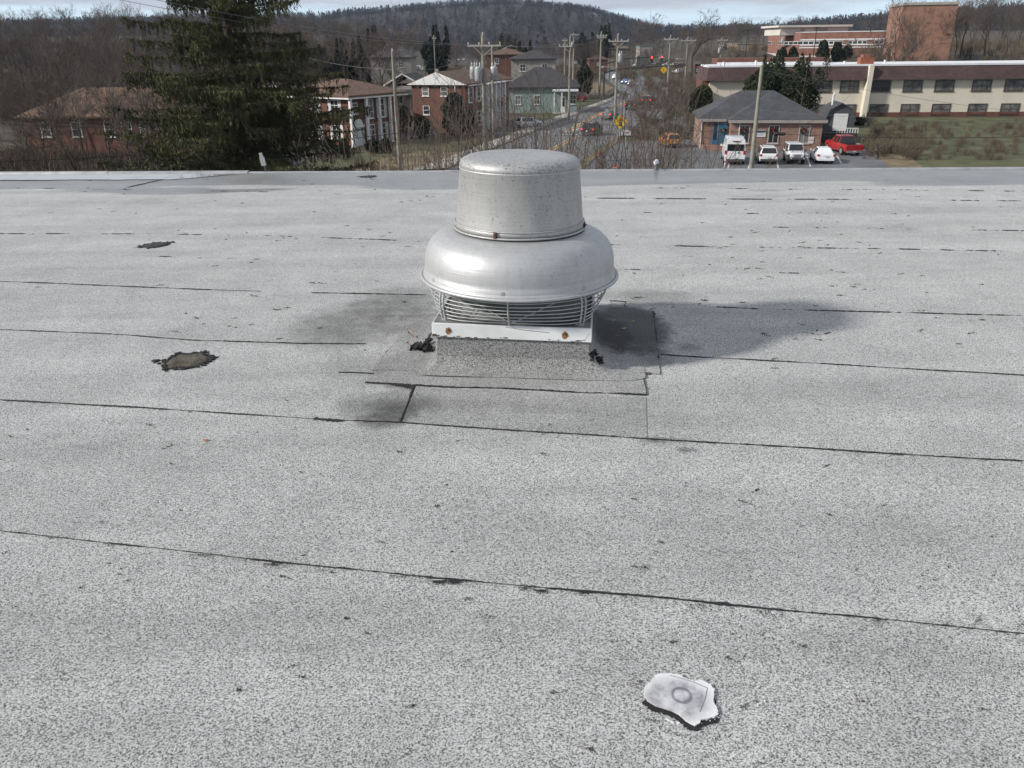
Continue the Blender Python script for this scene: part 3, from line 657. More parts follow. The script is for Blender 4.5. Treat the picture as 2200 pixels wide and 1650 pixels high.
# dome shroud
outp = [(.534, .432), (.532, .448), (.526, .450), (.5245, .454), (.5245, .471), (.5215, .474), (.521, .492), (.520, .518), (.517, .545), (.510, .573), (.499, .599), (.482, .624), (.458, .646), (.428, .663), (.394, .675), (.36, .681), (.335, .683)]
inp = [(a-.008, b-.006) for a, b in outp[::-1]]
fb(MB().lathe(outp+inp, 128, close=True), 'shroud', M_DOME, None, True)
fb(MB().lathe([(.541+.0095*math.cos(a), .432+.0095*math.sin(a)) for a in [i*math.pi/5 for i in range(10)]], 128, close=True), 'rim_bead', M_DOME, None, True)
for a in (-110, -60, -10, 38, 90, 140, 190, 220):
    b_ = a+6.5; d = Vector(cyl(b_, 1, 0)); p = d*.5235; p.z = .4625
    rv = MB().tube([p, p+d*.0025, p+d*.0038], [.0115, .0115, .007], 14); fb(rv, 'rivet', M_HOOD)
# hood drum
fb(MB().lathe([(.349, .697), (.349, .7275), (.345, .7285)], 128), 'belt', M_HOOD, None, True)
fb(MB().lathe([(.3525+.0055*math.cos(a), .694+.0055*math.sin(a)) for a in [i*math.pi/4 for i in range(8)]], 128, close=True), 'belt_bead', M_HOOD, None, True)
fb(MB().lathe([(.350+.0035*math.cos(a), .7275+.0035*math.sin(a)) for a in [i*math.pi/4 for i in range(8)]], 128, close=True), 'belt_bead', M_HOOD, None, True)
fb(MB().lathe([(.345, .700), (.3435, .7285), (.343, .735), (.318, 1.000), (.321, 1.004), (.321, 1.010), (.316, 1.0115)], 128), 'hood_drum', M_HOOD, None, True)
fb(MB().lathe([(.3165, 1.009), (.3195, 1.014), (.3185, 1.026), (.312, 1.040), (.300, 1.051), (.283, 1.059), (.255, 1.065), (.2, 1.069), (.1, 1.071), (0.00005, 1.0715)], 128), 'hood_cap', M_CAPT, None, True)
for a in (-21, 78, 180):
    b_ = a+6.5; d = Vector(cyl(b_, 1, 0)); tn = Vector((-d.y, d.x, 0)); p = d*.351; p.z = .712
    q = Matrix((tn, d, (0, 0, 1))).transposed()
    fb(MB().obox(p+d*.003, (.009, .004, .017), q), 'clip', M_RUSTD); fb(MB().tube([p+d*.006, p+d*.014], .006, 6), 'clip_bolt', M_RUSTD)
# ------------------------------------------------------------------ small things on the far roof edge
p = RP(1415, 372); p.y = edge_y(p.x)-.06
vt = empty('vent_stub', (p.x, p.y, .02), 0, 'short silver pipe stub with slanted cap standing on the far roof edge', 'pipe')
MB().tube([(0,0,0), (0,0,.075)], .028, 12).build('pipe', mat('dark_pipe', (.12,.12,.12), .6, .3, 20), vt)
MB().tube([(0,0,.075), (-.012,0,.115), (-.02,0,.12)], [.036, .036, .02], 12).build('cap', mat('bright_tin', (.6,.62,.64), .35, .15, 20, metal=.7), vt)
p = RP(582, 366); p.y = edge_y(p.x)-.03
sg = empty('stake_sign', (p.x, p.y, .0), 0, 'small grey plate on a thin stake leaning at the far roof edge', 'marker')
MB().bar((0,0,0), (-.02,0,.09), .012).build('stake', mat('dark_pipe', (.12,.12,.12)), sg)
MB().obox((-.03,0,.155), (.033,.006,.06), Matrix.Rotation(R_(-8), 3, 'Y')).obox((-.045,0,.24), (.022,.006,.028), Matrix.Rotation(R_(-8), 3, 'Y')).build('plate', mat('galvanised', (.36,.38,.38), .5, .15, 20, metal=.3), sg)
# ================================================================== GROUND, ROADS, HILLS
M_GROUND = mat('winter_ground', (.058, .046, .034), .95, .35, .12, c2=(.07, .060, .037), bump=.3, bscale=3)
M_LAWN = mat('lawn', (.050, .064, .024), .95, .4, .35, c2=(.105, .102, .046), bump=.3, bscale=8)
M_DRY = mat('dry_grass', (.15, .115, .065), .95, .35, .8, bump=.3, bscale=9)
M_ASPH = mat('asphalt', (.135, .138, .145), .85, .16, .35, bump=.15, bscale=30)
M_LOT = mat('lot_asphalt', (.112, .115, .121), .85, .34, .22, bump=.15, bscale=30)
M_DARKA = mat('fresh_asphalt', (.045, .046, .05), .8, .25, .4)
M_CONC = mat('concrete', (.30, .285, .255), .85, .2, .7)
M_YEL = mat('yellow_paint', (.42, .27, .09), .7, .3, 2.0); M_WPAINT = mat('white_paint_line', (.5, .5, .48), .7, .3, 2)
xs = np.concatenate([np.linspace(-900, -150, 26)[:-1], np.linspace(-150, 170, 108), np.linspace(170, 900, 26)[1:]])
ys = np.concatenate([np.linspace(-60, 60, 8)[:-1], np.linspace(60, 420, 110), np.linspace(420, 1500, 28)[1:]])
V = [(x, y, HT(x, y)-.02) for y in ys for x in xs]; F = []; nx = len(xs)
for j in range(len(ys)-1):
    for i in range(nx-1): a = j*nx+i; F.append((a, a+1, a+nx+1, a+nx))
tag(np_obj('ground', V, F, M_GROUND, None, True), kind='structure')
def flat(name, px, m, dz, kind='structure', pts=None, thick=0.0):
    P = pts or [GP(x, y) for x, y in px]; P = resample(P+[P[0]], 6.0)[:-1]
    mb = MB(); mb.poly([(p.x, p.y, HT(p.x, p.y)+dz) for p in P])
    if thick: mb = MB().extr([(p.x, p.y, HT(p.x, p.y)+dz) for p in P], (0, 0, -thick))
    return tag(mb.build(name, m), kind=kind)
def ribbon(name, L_, R__, m, dz, kind='structure', thick=0, n=40):
    # strip between two pixel polylines on the ground
    A = [GP(*p) for p in L_]; B = [GP(*p) for p in R__]
    def at(P, t):
        d = [0]
        for a, b in zip(P[:-1], P[1:]): d.append(d[-1]+(b-a).length)
        s = t*d[-1]
        for i in range(len(P)-1):
            if s <= d[i+1]+1e-6: return P[i].lerp(P[i+1], (s-d[i])/max(1e-6, d[i+1]-d[i]))
        return P[-1]
    mb = MB()
    for i in range(n+1):
        a, b = at(A, i/n), at(B, i/n); za, zb = HT(a.x, a.y)+dz, HT(b.x, b.y)+dz
        mb.v += [(a.x, a.y, za), (b.x, b.y, zb), (a.x, a.y, za-thick-.01), (b.x, b.y, zb-thick-.01)]
    for i in range(n):
        o = i*4; mb.f.append((o, o+1, o+5, o+4))
        if thick: mb.f += [(o+2, o, o+4, o+6), (o+1, o+3, o+7, o+5)]
    return tag(mb.build(name, m), kind=kind)
flat('lawn', [(560,372),(700,372),(885,369),(1075,300),(1300,216),(1262,208),(1160,240),(1030,275),(960,300),(880,300),(760,330),(640,360)], M_LAWN, .0)
flat('lawn', [(700,371),(885,368),(1000,327),(900,325),(780,350)], M_DRY, .006)
flat('lawn', [(1250,183),(1290,176),(1318,188),(1300,200),(1250,200)], M_DRY, .004)
ribbon('road', [(900,385),(962,364),(1080,311),(1200,261),(1300,222),(1335,200),(1318,182),(1306,172),(1290,163),(1270,158),(1230,153)],
       [(1180,385),(1238,352),(1296,318),(1345,285),(1385,255),(1420,226),(1418,200),(1385,180),(1362,166),(1345,158),(1300,149)], M_ASPH, .012, n=70)
ribbon('road', [(1336,170),(1345,160),(1348,152),(1346,149)], [(1480,200),(1445,180),(1400,163),(1356,149)], M_ASPH, .018)
ribbon('road', [(955,166),(965,152),(985,146),(1010,143)], [(1012,166),(1012,152),(1018,147),(1020,143)], M_CONC, .02)
ribbon('sidewalk', [(880,370),(1000,326),(1080,296),(1200,250),(1305,214),(1328,203)], [(955,364),(1020,335),(1080,308.5),(1200,259),(1301,220.5),(1331,205)], M_CONC, .12, thick=.13)
ribbon('kerb', [(955,364.4),(1020,335.4),(1080,308.9),(1200,259.4),(1301,221),(1331,205.2)], [(961,364),(1024,336),(1082,311),(1202,261.5),(1303,222.5),(1334,206)], mat('kerb_stone', (.17,.16,.145), .9, .3, 1), .1, thick=.14)
# yellow centre lines, lane marks
CL = [(1130,362),(1186,322),(1238,293),(1242,272),(1280,249),(1334,224),(1363,213),(1385,203)]
def line(px, w, m, name='road_marking', dz=.022, off=0.0):
    P = resample([GP(*p) for p in px], 2.0); mb = MB()
    for i, p in enumerate(P):
        d = (P[min(i+1, len(P)-1)]-P[max(0, i-1)]); d.z = 0; d.normalize(); nv = Vector((-d.y, d.x, 0)); c = p+nv*off
        for s in (1, -1): q = c+nv*w/2*s; mb.v.append((q.x, q.y, HT(q.x, q.y)+dz))
    for i in range(len(P)-1): mb.f.append((2*i, 2*i+1, 2*i+3, 2*i+2))
    return tag(mb.build(name, m), kind='structure')
for o_ in (-.22, .22): line([(1150,348),(1186,322),(1238,293)], .2, M_YEL, off=o_); line([(1220,283),(1280,249),(1334,224),(1363,213),(1385,203)], .24, M_YEL, off=o_)
line([(1205,289),(1240,289.5)], .5, M_WPAINT); line([(1222,284),(1246,276)], .25, M_WPAINT)
# parking lot on the right, its tan verge, drive behind the bushes, bank
flat('parking_lot', [(1200,386),(1262,352),(1290,328),(1326,306),(1480,301),(1560,322),(1800,318),(1860,322),(1905,350),(1935,386)], M_LOT, .014)
ribbon('verge', [(1190,382),(1250,348),(1296,316),(1326,296)], [(1235,384),(1264,352),(1292,328),(1328,304)], M_DRY, .09, thick=.1)
ribbon('kerb', [(1222,386),(1262,352.4),(1291,328.3),(1328,304.3)], [(1228,386),(1266,352),(1295,328),(1330,304.5)], mat('kerb_stone', (.17,.16,.145)), .075, thick=.1)
ribbon('driveway', [(1395,276),(1440,256),(1500,240),(1540,232)], [(1395,292),(1460,274),(1530,264),(1560,255)], M_ASPH, .016)
flat('grass_bank', [(1330,300),(1480,297),(1500,272),(1470,272),(1395,290),(1350,296)], M_LAWN, .008)
flat('grass_bank', [(1425,270),(1470,250),(1510,232),(1480,225),(1440,240)], M_LAWN, .008)
flat('grass_bank', [(1800,316),(1870,320),(1920,352),(1950,386),(2300,386),(2300,255),(1790,250),(1780,290)], M_LAWN, .010)
flat('grass_bank', [(1905,352),(1935,386),(2010,386),(1960,340),(1890,318),(1862,316)], M_DRY, .016)
flat('driveway', [(845,287),(900,284),(960,272),(1040,258),(1050,262),(965,281),(905,294),(850,296)], M_DARKA, .02)
flat('driveway', [(1030,285),(1090,262),(1140,248),(1150,258),(1090,285),(1040,303)], M_DARKA, .016)
line([(850,297),(905,295),(965,282),(1040,264)], .3, M_CONC, 'kerb', .08)
for a, b in (((1606,368),(1614,342)),((1672,362),(1668,342)),((1741,358),(1734,338)),((1808,352),(1798,335)),((1563,371),(1566,350))): line([a, b], .12, M_WPAINT, 'bay_line', .024)
# ---- far hills
RIDGE = [(-900,78),(-400,70),(0,58),(275,52),(500,46),(640,42),(700,45),(760,36),(850,29),(950,21),(1050,15),(1100,12),(1150,16),(1200,22),(1280,30),(1330,44),(1400,62),(1480,70),(1560,72),(1620,68),(1680,66),(1740,58),(1830,49),(1925,41),(2050,32),(2200,24),(2600,12),(3200,5)]
def ridge_y(px):
    for (a, ya), (b, yb) in zip(RIDGE[:-1], RIDGE[1:]):
        if a <= px <= b: return ya+(yb-ya)*(px-a)/(b-a)
    return 60
YH = 1250.0
def HILL(x, y):   # height of the wooded hills: rises to the ridge at depth YH and falls off behind
    px = 1100+FPX*x/(y*math.cos(PITCH)*1.0); zr = CP(px, ridge_y(px), YH).z
    t = y/YH
    r_ = ss(.38, 1.0, t) if t <= 1 else 1-.25*ss(1, 1.5, t)
    return GZ-4+(zr+4-GZ)*r_+3.0*mnoise.noise(Vector((x*.009, y*.006, 2)))*ss(.4, .8, t)
hx = np.linspace(-.78, .78, 130); hy = np.linspace(480, 1900, 60)
V = []; F = []
for y in hy:
    for k in hx: V.append((k*y, y, HILL(k*y, y)-9*0))
for j in range(len(hy)-1):
    for i in range(len(hx)-1): a = j*130+i; F.append((a, a+1, a+131, a+130))
M_HILL = mat('wooded_hill', (.032, .028, .028), 1, .3, .012, c2=(.042, .036, .034))
tag(np_obj('hills', V, F, M_HILL, None, True), kind='structure')
# ================================================================== TREES
def prism_np(S, n=3):
    # S: list of (p0, p1, r0, r1) -> open n-sided tubes
    A = np.array([s[0] for s in S], float); B = np.array([s[1] for s in S], float); ra = np.array([s[2] for s in S])[:, None]; rb = np.array([s[3] for s in S])[:, None]
    d = B-A; d /= np.maximum(1e-9, np.linalg.norm(d, axis=1))[:, None]
    ref = np.where(np.abs(d[:, 2:3]) < .9, np.array([[0, 0, 1.]]), np.array([[1., 0, 0]]))
    u = np.cross(d, ref); u /= np.linalg.norm(u, axis=1)[:, None]; w = np.cross(d, u); m = len(S); V = np.zeros((m, 2*n, 3))
    for k in range(n):
        c, s_ = math.cos(2*math.pi*k/n), math.sin(2*math.pi*k/n); V[:, k] = A+(u*c+w*s_)*ra; V[:, n+k] = B+(u*c+w*s_)*rb
    F = np.array([[k, (k+1) % n, n+(k+1) % n, n+k] for k in range(n)])
    F = (F[None]+(np.arange(m)*2*n)[:, None, None]).reshape(-1, 4)
    return V.reshape(-1, 3), F
def grow(S, T, p, d, ln, r, depth, rg, up=.12, spread=.55, taper=.78, kids=(2, 3), minr=.008, wig=.16):
    n = 3 if depth > 1 else 2
    for i in range(n):
        d = (d+Vector((rg.gauss(0, wig), rg.gauss(0, wig), rg.gauss(0, wig)+up))).normalized(); q = p+d*(ln/n); r2 = max(minr, r*(1-(1-taper)/n))
        (T if depth >= 5 else S).append((tuple(p), tuple(q), r, r2)); p = q; r = r2
        if depth > 1 and i < n-1 and rg.random() < .75:
            a = d.orthogonal(); a.rotate(Matrix.Rotation(rg.uniform(0, 6.28), 3, d)); dd = (d+a*rg.uniform(.6, 1.1)*spread*1.5).normalized()
            grow(S, T, p, dd, ln*rg.uniform(.45, .7), max(minr, r*.5), depth-2, rg, up, spread, taper, kids, minr, wig)
    if depth <= 0: return
    for k in range(rg.randint(*kids)):
        a = d.orthogonal(); a.rotate(Matrix.Rotation(rg.uniform(0, 6.28), 3, d)); dd = (d+a*rg.uniform(.35, 1.0)*spread).normalized()
        grow(S, T, p, dd, ln*rg.uniform(.62, .9), max(minr, r*rg.uniform(.55, .78)), depth-1, rg, up, spread, taper, kids, minr, wig)
def bare_segs(h, seed, stems=1, depth=5, r=.16, trunk=.25, spread=.6, up=.10, minr=.012, lean=0.0, kids=(2, 3)):
    rg = random.Random(seed); S = []; T = []
    for k in range(stems):
        a = rg.uniform(0, 6.28) if stems > 1 else 0; t = rg.uniform(.12, .42) if stems > 1 else lean
        d = Vector((math.cos(a)*t, math.sin(a)*t, 1)).normalized(); p = Vector((0, 0, -.2)) if stems == 1 else Vector((.12*math.cos(a), .12*math.sin(a), -.2))
        L0 = h*trunk*rg.uniform(.85, 1.15)
        n = 4; rr_ = r*rg.uniform(.75, 1.1)
        for i in range(n):
            d = (d+Vector((rg.gauss(0, .04), rg.gauss(0, .04), .02))).normalized(); q = p+d*L0/n; T.append((tuple(p), tuple(q), rr_*(1-.05*i), rr_*(1-.05*(i+1)))); p = q
        rr_ *= .8
        for j in range(rg.randint(2, 4) if stems == 1 else 2):
            a = d.orthogonal(); a.rotate(Matrix.Rotation(rg.uniform(0, 6.28), 3, d)); dd = (d+a*rg.uniform(.15, .9)*spread).normalized()
            grow(S, T, p, dd, h*(1-trunk)*rg.uniform(.30, .42), rr_*rg.uniform(.55, .8), depth-1, rg, up, spread, .78, kids, minr)
    S2 = S+T; top = max(s[1][2] for s in S2); k = h/top
    sc = lambda L__: [((a[0]*k, a[1]*k, a[2]*k), (b[0]*k, b[1]*k, b[2]*k), ra, rb) for a, b, ra, rb in L__]
    return sc(S), sc(T)
M_BARK = mat('bark', (.085, .072, .060), .95, .35, 3); M_TWIG = mat('twigs', (.105, .082, .068), .95, .3, 1.5)
M_TWIGN = mat('sapling_twigs', (.105, .083, .070), .9, .35, 3); M_TWIGF = mat('far_twigs', (.072, .056, .046), 1, .3, .3, c2=(.098, .077, .063))
M_PALEB = mat('pale_bark', (.22, .2, .17), .9, .3, 3)
def bare_tree(name, base, h, seed, label, group=None, mt=None, mb_=None, **kw):
    S, T = bare_segs(h, seed, **kw)
    t = empty(name, base, 0, label, 'tree', group)
    V, F = prism_np(T, 5); np_obj('trunk', V, F, mb_ or M_BARK, t)
    if S: V, F = prism_np(S, 3); np_obj('crown', V, F, mt or M_TWIG, t)
    return t
def leafy(npts, size, rg, sx=1, sz=1):
    # random little quads at given points
    P = np.asarray(npts, float); m = len(P); g = np.random.RandomState(rg)
    u = g.normal(size=(m, 3)); u /= np.linalg.norm(u, axis=1)[:, None]; v = np.cross(u, g.normal(size=(m, 3))); v /= np.linalg.norm(v, axis=1)[:, None]
    s = size*g.uniform(.5, 1.4, (m, 1)); u *= s*sx; v *= s*.55*sz
    V = np.stack([P-u-v*.6, P+u*.1-v, P+u+v*.3, P-u*.2+v], 1).reshape(-1, 3); F = np.arange(m*4).reshape(-1, 4); return V, F
def foliage_mat(name, c, c2, sc=1.2):
    if name in MATS: return MATS[name]
    m = mat(name, c, .75, .3, sc, c2=c2, spec=.2); return m
M_CEDAR = foliage_mat('cedar_foliage', (.016, .024, .011), (.045, .060, .024)); M_SPRUCE = foliage_mat('spruce_foliage', (.030, .036, .018), (.108, .108, .046), .6)
M_BUSH = foliage_mat('clipped_foliage', (.022, .03, .012), (.065, .078, .028), 1.6); M_DARKEV = foliage_mat('dark_evergreen', (.013, .02, .012), (.032, .042, .022), .8)
M_OLIVE = foliage_mat('olive_foliage', (.05, .05, .02), (.085, .08, .035), .8)
def cedar(name, base, h, rad, seed, label, group=None, n=26, m_=None, leaf=.13):
    g = np.random.RandomState(seed); t = empty(name, base, 0, label, 'tree', group); PP = []
    for k in range(n):
        a = g.uniform(0, 6.28); q = math.sqrt(g.uniform(0, 1)); z0 = h*g.uniform(.0, .55)*(1 if k > 3 else .9); top = h*min(1, (1-.62*q*g.uniform(.7, 1.25))) if k > 2 else h*g.uniform(.92, 1)
        r0 = rad*q*(1-.25*z0/h); ln = max(h*.25, top-z0); m = 420; u = g.uniform(0, 1, m)**.85; aa = g.uniform(0, 6.28, m); w = rad*.34*(1-u)**.75*np.sqrt(g.uniform(.1, 1, m))*(.35+.65*np.minimum(1, u/.18))
        out = r0*(.55+.6*np.minimum(1, u*1.6)-.35*u); PP.append(np.stack([out*math.cos(a)+w*np.cos(aa), out*math.sin(a)+w*np.sin(aa), z0+ln*u], 1))
    P = np.concatenate(PP); V, F = leafy(P, leaf, seed+1, .6, 1.5); np_obj('crown', V, F, m_ or M_CEDAR, t); MB().tube([(0,0,-.3),(0,0,h*.9)], [.16,.03], 7).build('trunk', M_BARK, t)
    return t
def evergreen(name, base, h, rad, seed, label, m=None, n=5000, leaf=.16, shape='cone', group=None, trunk_r=.12, base_z=.06, cat='tree', lumps=16):
    if cat == 'tree' and name != 'hedge_tree': return cedar(name, base, h, rad*1.25, seed, label, group, 20 if shape == 'round' else 14, m, leaf)
    g = np.random.RandomState(seed); t = empty(name, base, 0, label, cat, group)
    pts = []; 
    LA = g.uniform(0, 6.28, lumps); LZ = g.uniform(0, 1, lumps); LS = g.uniform(.12, .3, lumps)
    u = g.uniform(0, 1, n*2); a = g.uniform(0, 6.28, n*2); q = np.sqrt(g.uniform(.12, 1, n*2))
    if shape == 'cone': prof = (1-u)**.8*(.25+.75*np.minimum(1, u/.12))
    elif shape == 'column': prof = (np.minimum(1, (1-u)/.35))**.7*(.55+.45*np.minimum(1, u/.15))
    else: prof = np.sqrt(np.maximum(0, 1-(2*u-1)**2))
    # lumpy outline: sum of bumps in angle and height
    lump = np.zeros_like(u)
    for la, lz, ls in zip(LA, LZ, LS): lump += ls*np.exp(-((np.angle(np.exp(1j*(a-la))))/.55)**2-((u-lz)/.10)**2)
    keep = g.uniform(0, 1, n*2) < (.28+1.1*lump+.35*(q > .8))
    R = rad*prof*q*(.82+lump*.9); x = R*np.cos(a); y = R*np.sin(a); z = h*(base_z+(1-base_z)*u)
    P = np.stack([x, y, z], 1)[keep][:n]
    V, F = leafy(P, leaf, seed+1, 1, 1); np_obj('crown', V, F, m or M_CEDAR, t)
    MB().tube([(0, 0, -.3), (0, 0, h*.5), (0, 0, h*.93)], [trunk_r, trunk_r*.6, trunk_r*.15], 7).build('trunk', M_BARK, t)
    return t
def at_px(px, Y): p = CP(px, 300, Y); return Vector((p.x, Y, HT(p.x, Y)))
def hpx(px, py, Y): p = CP(px, py, Y); return p.z-HT(p.x, Y)
# ---- woods: bare trees as one mass of stuff; prototypes are replicated as real geometry
def wood(name, protos, places, m):
    VV = []; FF = []; o = 0
    for (x, y, z, s, a, k) in places:
        V, F = protos[k]; c, sn = math.cos(a)*s, math.sin(a)*s
        W_ = np.empty_like(V); W_[:, 0] = V[:, 0]*c-V[:, 1]*sn+x; W_[:, 1] = V[:, 0]*sn+V[:, 1]*c+y; W_[:, 2] = V[:, 2]*s+z
        VV.append(W_); FF.append(F+o); o += len(V)
    return tag(np_obj(name, np.concatenate(VV), np.concatenate(FF), m), kind='stuff')
rg = random.Random(21)
protos = []
for k in range(6):
    S, T = bare_segs(14, 100+k, depth=5, r=.17, trunk=.3, spread=.62, up=.11, minr=.022, kids=(2, 3)); protos.append(prism_np(S+T, 3))
far_protos = []
for k in range(5):
    S, T = bare_segs(13, 200+k, depth=4, r=.2, trunk=.28, spread=.6, up=.12, minr=.07, kids=(2, 3)); far_protos.append(prism_np(S+T, 3))
pl = []
def add_wood(n, px0, px1, Y0, Y1, s0, s1, avoid=None):
    for _ in range(n):
        Y = rg.uniform(Y0, Y1); px = rg.uniform(px0, px1); p = at_px(px, Y)
        pl.append((p.x, p.y, p.z-.2, rg.uniform(s0, s1), rg.uniform(0, 6.3), rg.randrange(6)))
add_wood(170, -150, 860, 128, 240, .65, 1.05); add_wood(130, -150, 960, 240, 380, .8, 1.15)
add_wood(60, 960, 1290, 260, 420, .6, .9); add_wood(70, 1330, 1640, 270, 420, .5, .85); add_wood(60, 1880, 2300, 150, 260, .7, 1.15)
add_wood(80, -150, 480, 50, 120, .40, .66)
wood('bare_woods', protos, pl, M_TWIGF)
pl = []
for _ in range(420):
    Y = rg.uniform(400, 640); px = rg.uniform(-150, 2350); p = at_px(px, Y); z = max(HT(p.x, Y), HILL(p.x, Y))
    pl.append((p.x, Y, z-.5, rg.uniform(.45, .8), rg.uniform(0, 6.3), rg.randrange(5)))
wood('distant_woods', far_protos, pl, M_TWIGF)
# forest on the hills: upright brush shapes, thousands of them
def brush(n, seed, conif=False, h=11, w=4.5):
    g = np.random.RandomState(seed); 
    if conif:
        u = g.uniform(0, 1, n); a = g.uniform(0, 6.28, n); R = w*.55*(1-u)**.8*np.sqrt(g.uniform(.2, 1, n)); P = np.stack([R*np.cos(a), R*np.sin(a), h*(.15+.85*u)], 1); V, F = leafy(P, .9, seed); return V, F
    a = g.uniform(0, 6.28, n); u = g.uniform(.25, 1, n); R = w*np.sqrt(np.maximum(0, 1-((u-.6)/.42)**2))*np.sqrt(g.uniform(0, 1, n))
    P = np.stack([R*np.cos(a), R*np.sin(a), h*u], 1); d = np.stack([np.cos(a)*.45, np.sin(a)*.45, np.ones(n)], 1); d /= np.linalg.norm(d, axis=1)[:, None]
    sd = np.cross(d, g.normal(size=(n, 3))); sd /= np.linalg.norm(sd, axis=1)[:, None]
    ln = h*.16*g.uniform(.6, 1.3, (n, 1)); wd = .085
    V = np.stack([P-d*ln-sd*wd, P-d*ln+sd*wd, P+d*ln+sd*wd*.3, P+d*ln-sd*wd*.3], 1).reshape(-1, 3); return V, np.arange(n*4).reshape(-1, 4)
hb = [brush(70, 300+k, h=9, w=4.2) for k in range(4)]; hc = [brush(46, 320+k, True, 11, 4.6) for k in range(3)]
pb = []; pc = []
for i in range(9000):
    ft = rg.random() < .22
    Y = rg.uniform(YH*.94, YH*1.03) if ft else YH*(.46+.56*rg.random()**.8); px = rg.uniform(-200, 2400); x = (px-1100)/FPX*Y*math.cos(PITCH)
    q = (x, Y, HILL(x, Y)-1, rg.uniform(.7, 1.15), rg.uniform(0, 6.3))
    pcon = .12+.5*(mnoise.noise(Vector((x*.008, Y*.006, 5))) > .12)*ss(.75, 1, Y/YH)+.25*(1700 < px)
    if rg.random() < pcon: pc.append(q+(rg.randrange(3),))
    else: pb.append(q+(rg.randrange(4),))
wood('hill_forest', hb, pb, mat('hill_twigs', (.028, .026, .028), 1, .2, .02, c2=(.038, .033, .033)))
wood('hill_pines', hc, pc, mat('hill_pine', (.017, .022, .018), 1, .3, .05))
# ---- the big drooping spruce at the left
def spruce(base, h, seed):
    g = np.random.RandomState(seed); t = empty('drooping_spruce', base, 0, 'huge dark spruce with drooping boughs towering over the roof edge at left', 'tree')
    MB().tube([(0,0,-.5), (.02,0,h*.35), (-.05,.05,h*.7), (0,0,h)], [.34, .27, .16, .03], 10).build('trunk', mat('spruce_bark', (.05,.042,.036), .95, .4, 4), t)
    S = []; P = []; D = []
    for k in range(360):
            z = 1.0+(h-1.4)*g.uniform(0, 1)**1.15; fr = z/h
            if fr > .42 and g.uniform() < .5: continue
            Lm = 8.8*(1-fr)**.8*(.7+.3*min(1, fr/.1)); a = g.uniform(0, 6.28); ln = Lm*g.uniform(.5, 1.12); p = np.array([0, 0, z]); n = 11
            dirv = np.array([math.cos(a), math.sin(a), .06]); r = .05*(1-fr)+.02; pts = [p.copy()]; dr = g.uniform(.5, 1.0)
            for i in range(n):
                tt = i/n; slope = .15-1.0*dr*tt+1.15*dr*tt*tt; st = dirv.copy(); st[2] = slope; st += g.normal(0, .08, 3); st /= np.linalg.norm(st); q = p+st*ln/n
                S.append((tuple(p), tuple(q), r*(1-.8*tt), r*(1-.8*(tt+1/n)))); p = q; pts.append(p.copy())
                side = np.cross(st, [0, 0, 1])
                if tt < .08: continue
                for _ in range(int(6+4*tt)):
                    b0 = pts[-2]+(p-pts[-2])*g.uniform(); off = side*g.uniform(-1, 1)*(.17*ln)*(1-.5*tt)+st*g.uniform(0, .25)
                    b1 = b0+off; drop = g.uniform(.1, 1.0)*g.uniform(.3, 1); m = int(4+drop*17)
                    for j in range(m): f_ = j/m; P.append(b1+np.array([g.normal(0, .04), g.normal(0, .04), -drop*f_+.03])); D.append((0.2, 0.2, -1))
                    for j in range(3): P.append(b0+off*(j/3)); D.append(tuple(off+[0, 0, -.1]))
    V, F = prism_np(S, 5); np_obj('branches', V, F, mat('spruce_bark', (.05,.042,.036)), t)
    P = np.array(P); D = np.array(D)+g.normal(0, .35, (len(P), 3)); D /= np.linalg.norm(D, axis=1)[:, None]; sd = np.cross(D, g.normal(size=D.shape)); sd /= np.linalg.norm(sd, axis=1)[:, None]
    ln = g.uniform(.06, .14, (len(P), 1)); wd = g.uniform(.016, .034, (len(P), 1))
    V = np.stack([P-D*ln, P+sd*wd, P+D*ln, P-sd*wd], 1).reshape(-1, 3); np_obj('foliage', V, np.arange(len(P)*4).reshape(-1, 4), M_SPRUCE, t)
    return len(P)
b = at_px(522, 44); NSP = spruce(b, 19.5, 5); print('spruce quads', NSP)
# ---- evergreens singled out
evergreen('cypress', at_px(752, 150), hpx(757, 82, 150), 1.9, 31, 'left and slightly shorter of two dark column evergreens behind the brown roof', M_DARKEV, 3500, .3, 'column', 'pair of dark column evergreens')
evergreen('cypress', at_px(782, 152), hpx(782, 77, 152), 2.1, 32, 'right and taller of two dark column evergreens behind the brown roof', M_DARKEV, 3500, .3, 'column', 'pair of dark column evergreens')
evergreen('evergreen_tree', at_px(712, 158), hpx(715, 95, 158), 2.1, 33, 'dark evergreen column beside the spruce, left of the column pair', M_DARKEV, 3000, .3, 'column')
evergreen('evergreen_tree', at_px(945, 235), hpx(946, 50, 235), 3.4, 34, 'rounded dark evergreen on the slope above the white gable', M_DARKEV, 4500, .42, 'round', base_z=.12)
evergreen('evergreen_tree', at_px(818, 230), hpx(818, 55, 230), 2.6, 35, 'dark ragged evergreen on the left slope beside the ivy tree', M_DARKEV, 3000, .42, 'cone')
evergreen('evergreen_tree', at_px(1293, 330), hpx(1293, 48, 330), 4.0, 36, 'pointed green conifer standing behind the street poles', M_CEDAR, 4000, .55, 'cone')
evergreen('evergreen_tree', at_px(1252, 345), hpx(1252, 68, 345), 4.4, 37, 'low wide dark conifer left of the pointed one behind the street', M_DARKEV, 3500, .6, 'round')
evergreen('evergreen_tree', at_px(1128, 255), hpx(1128, 86, 255), 2.2, 38, 'small dark evergreen beside the far white roof', M_DARKEV, 2500, .4, 'round')
evergreen('evergreen_tree', at_px(1102, 300), hpx(1105, 70, 300), 4.5, 39, 'olive green round tree below the hill at the centre', M_OLIVE, 2500, .5, 'round')
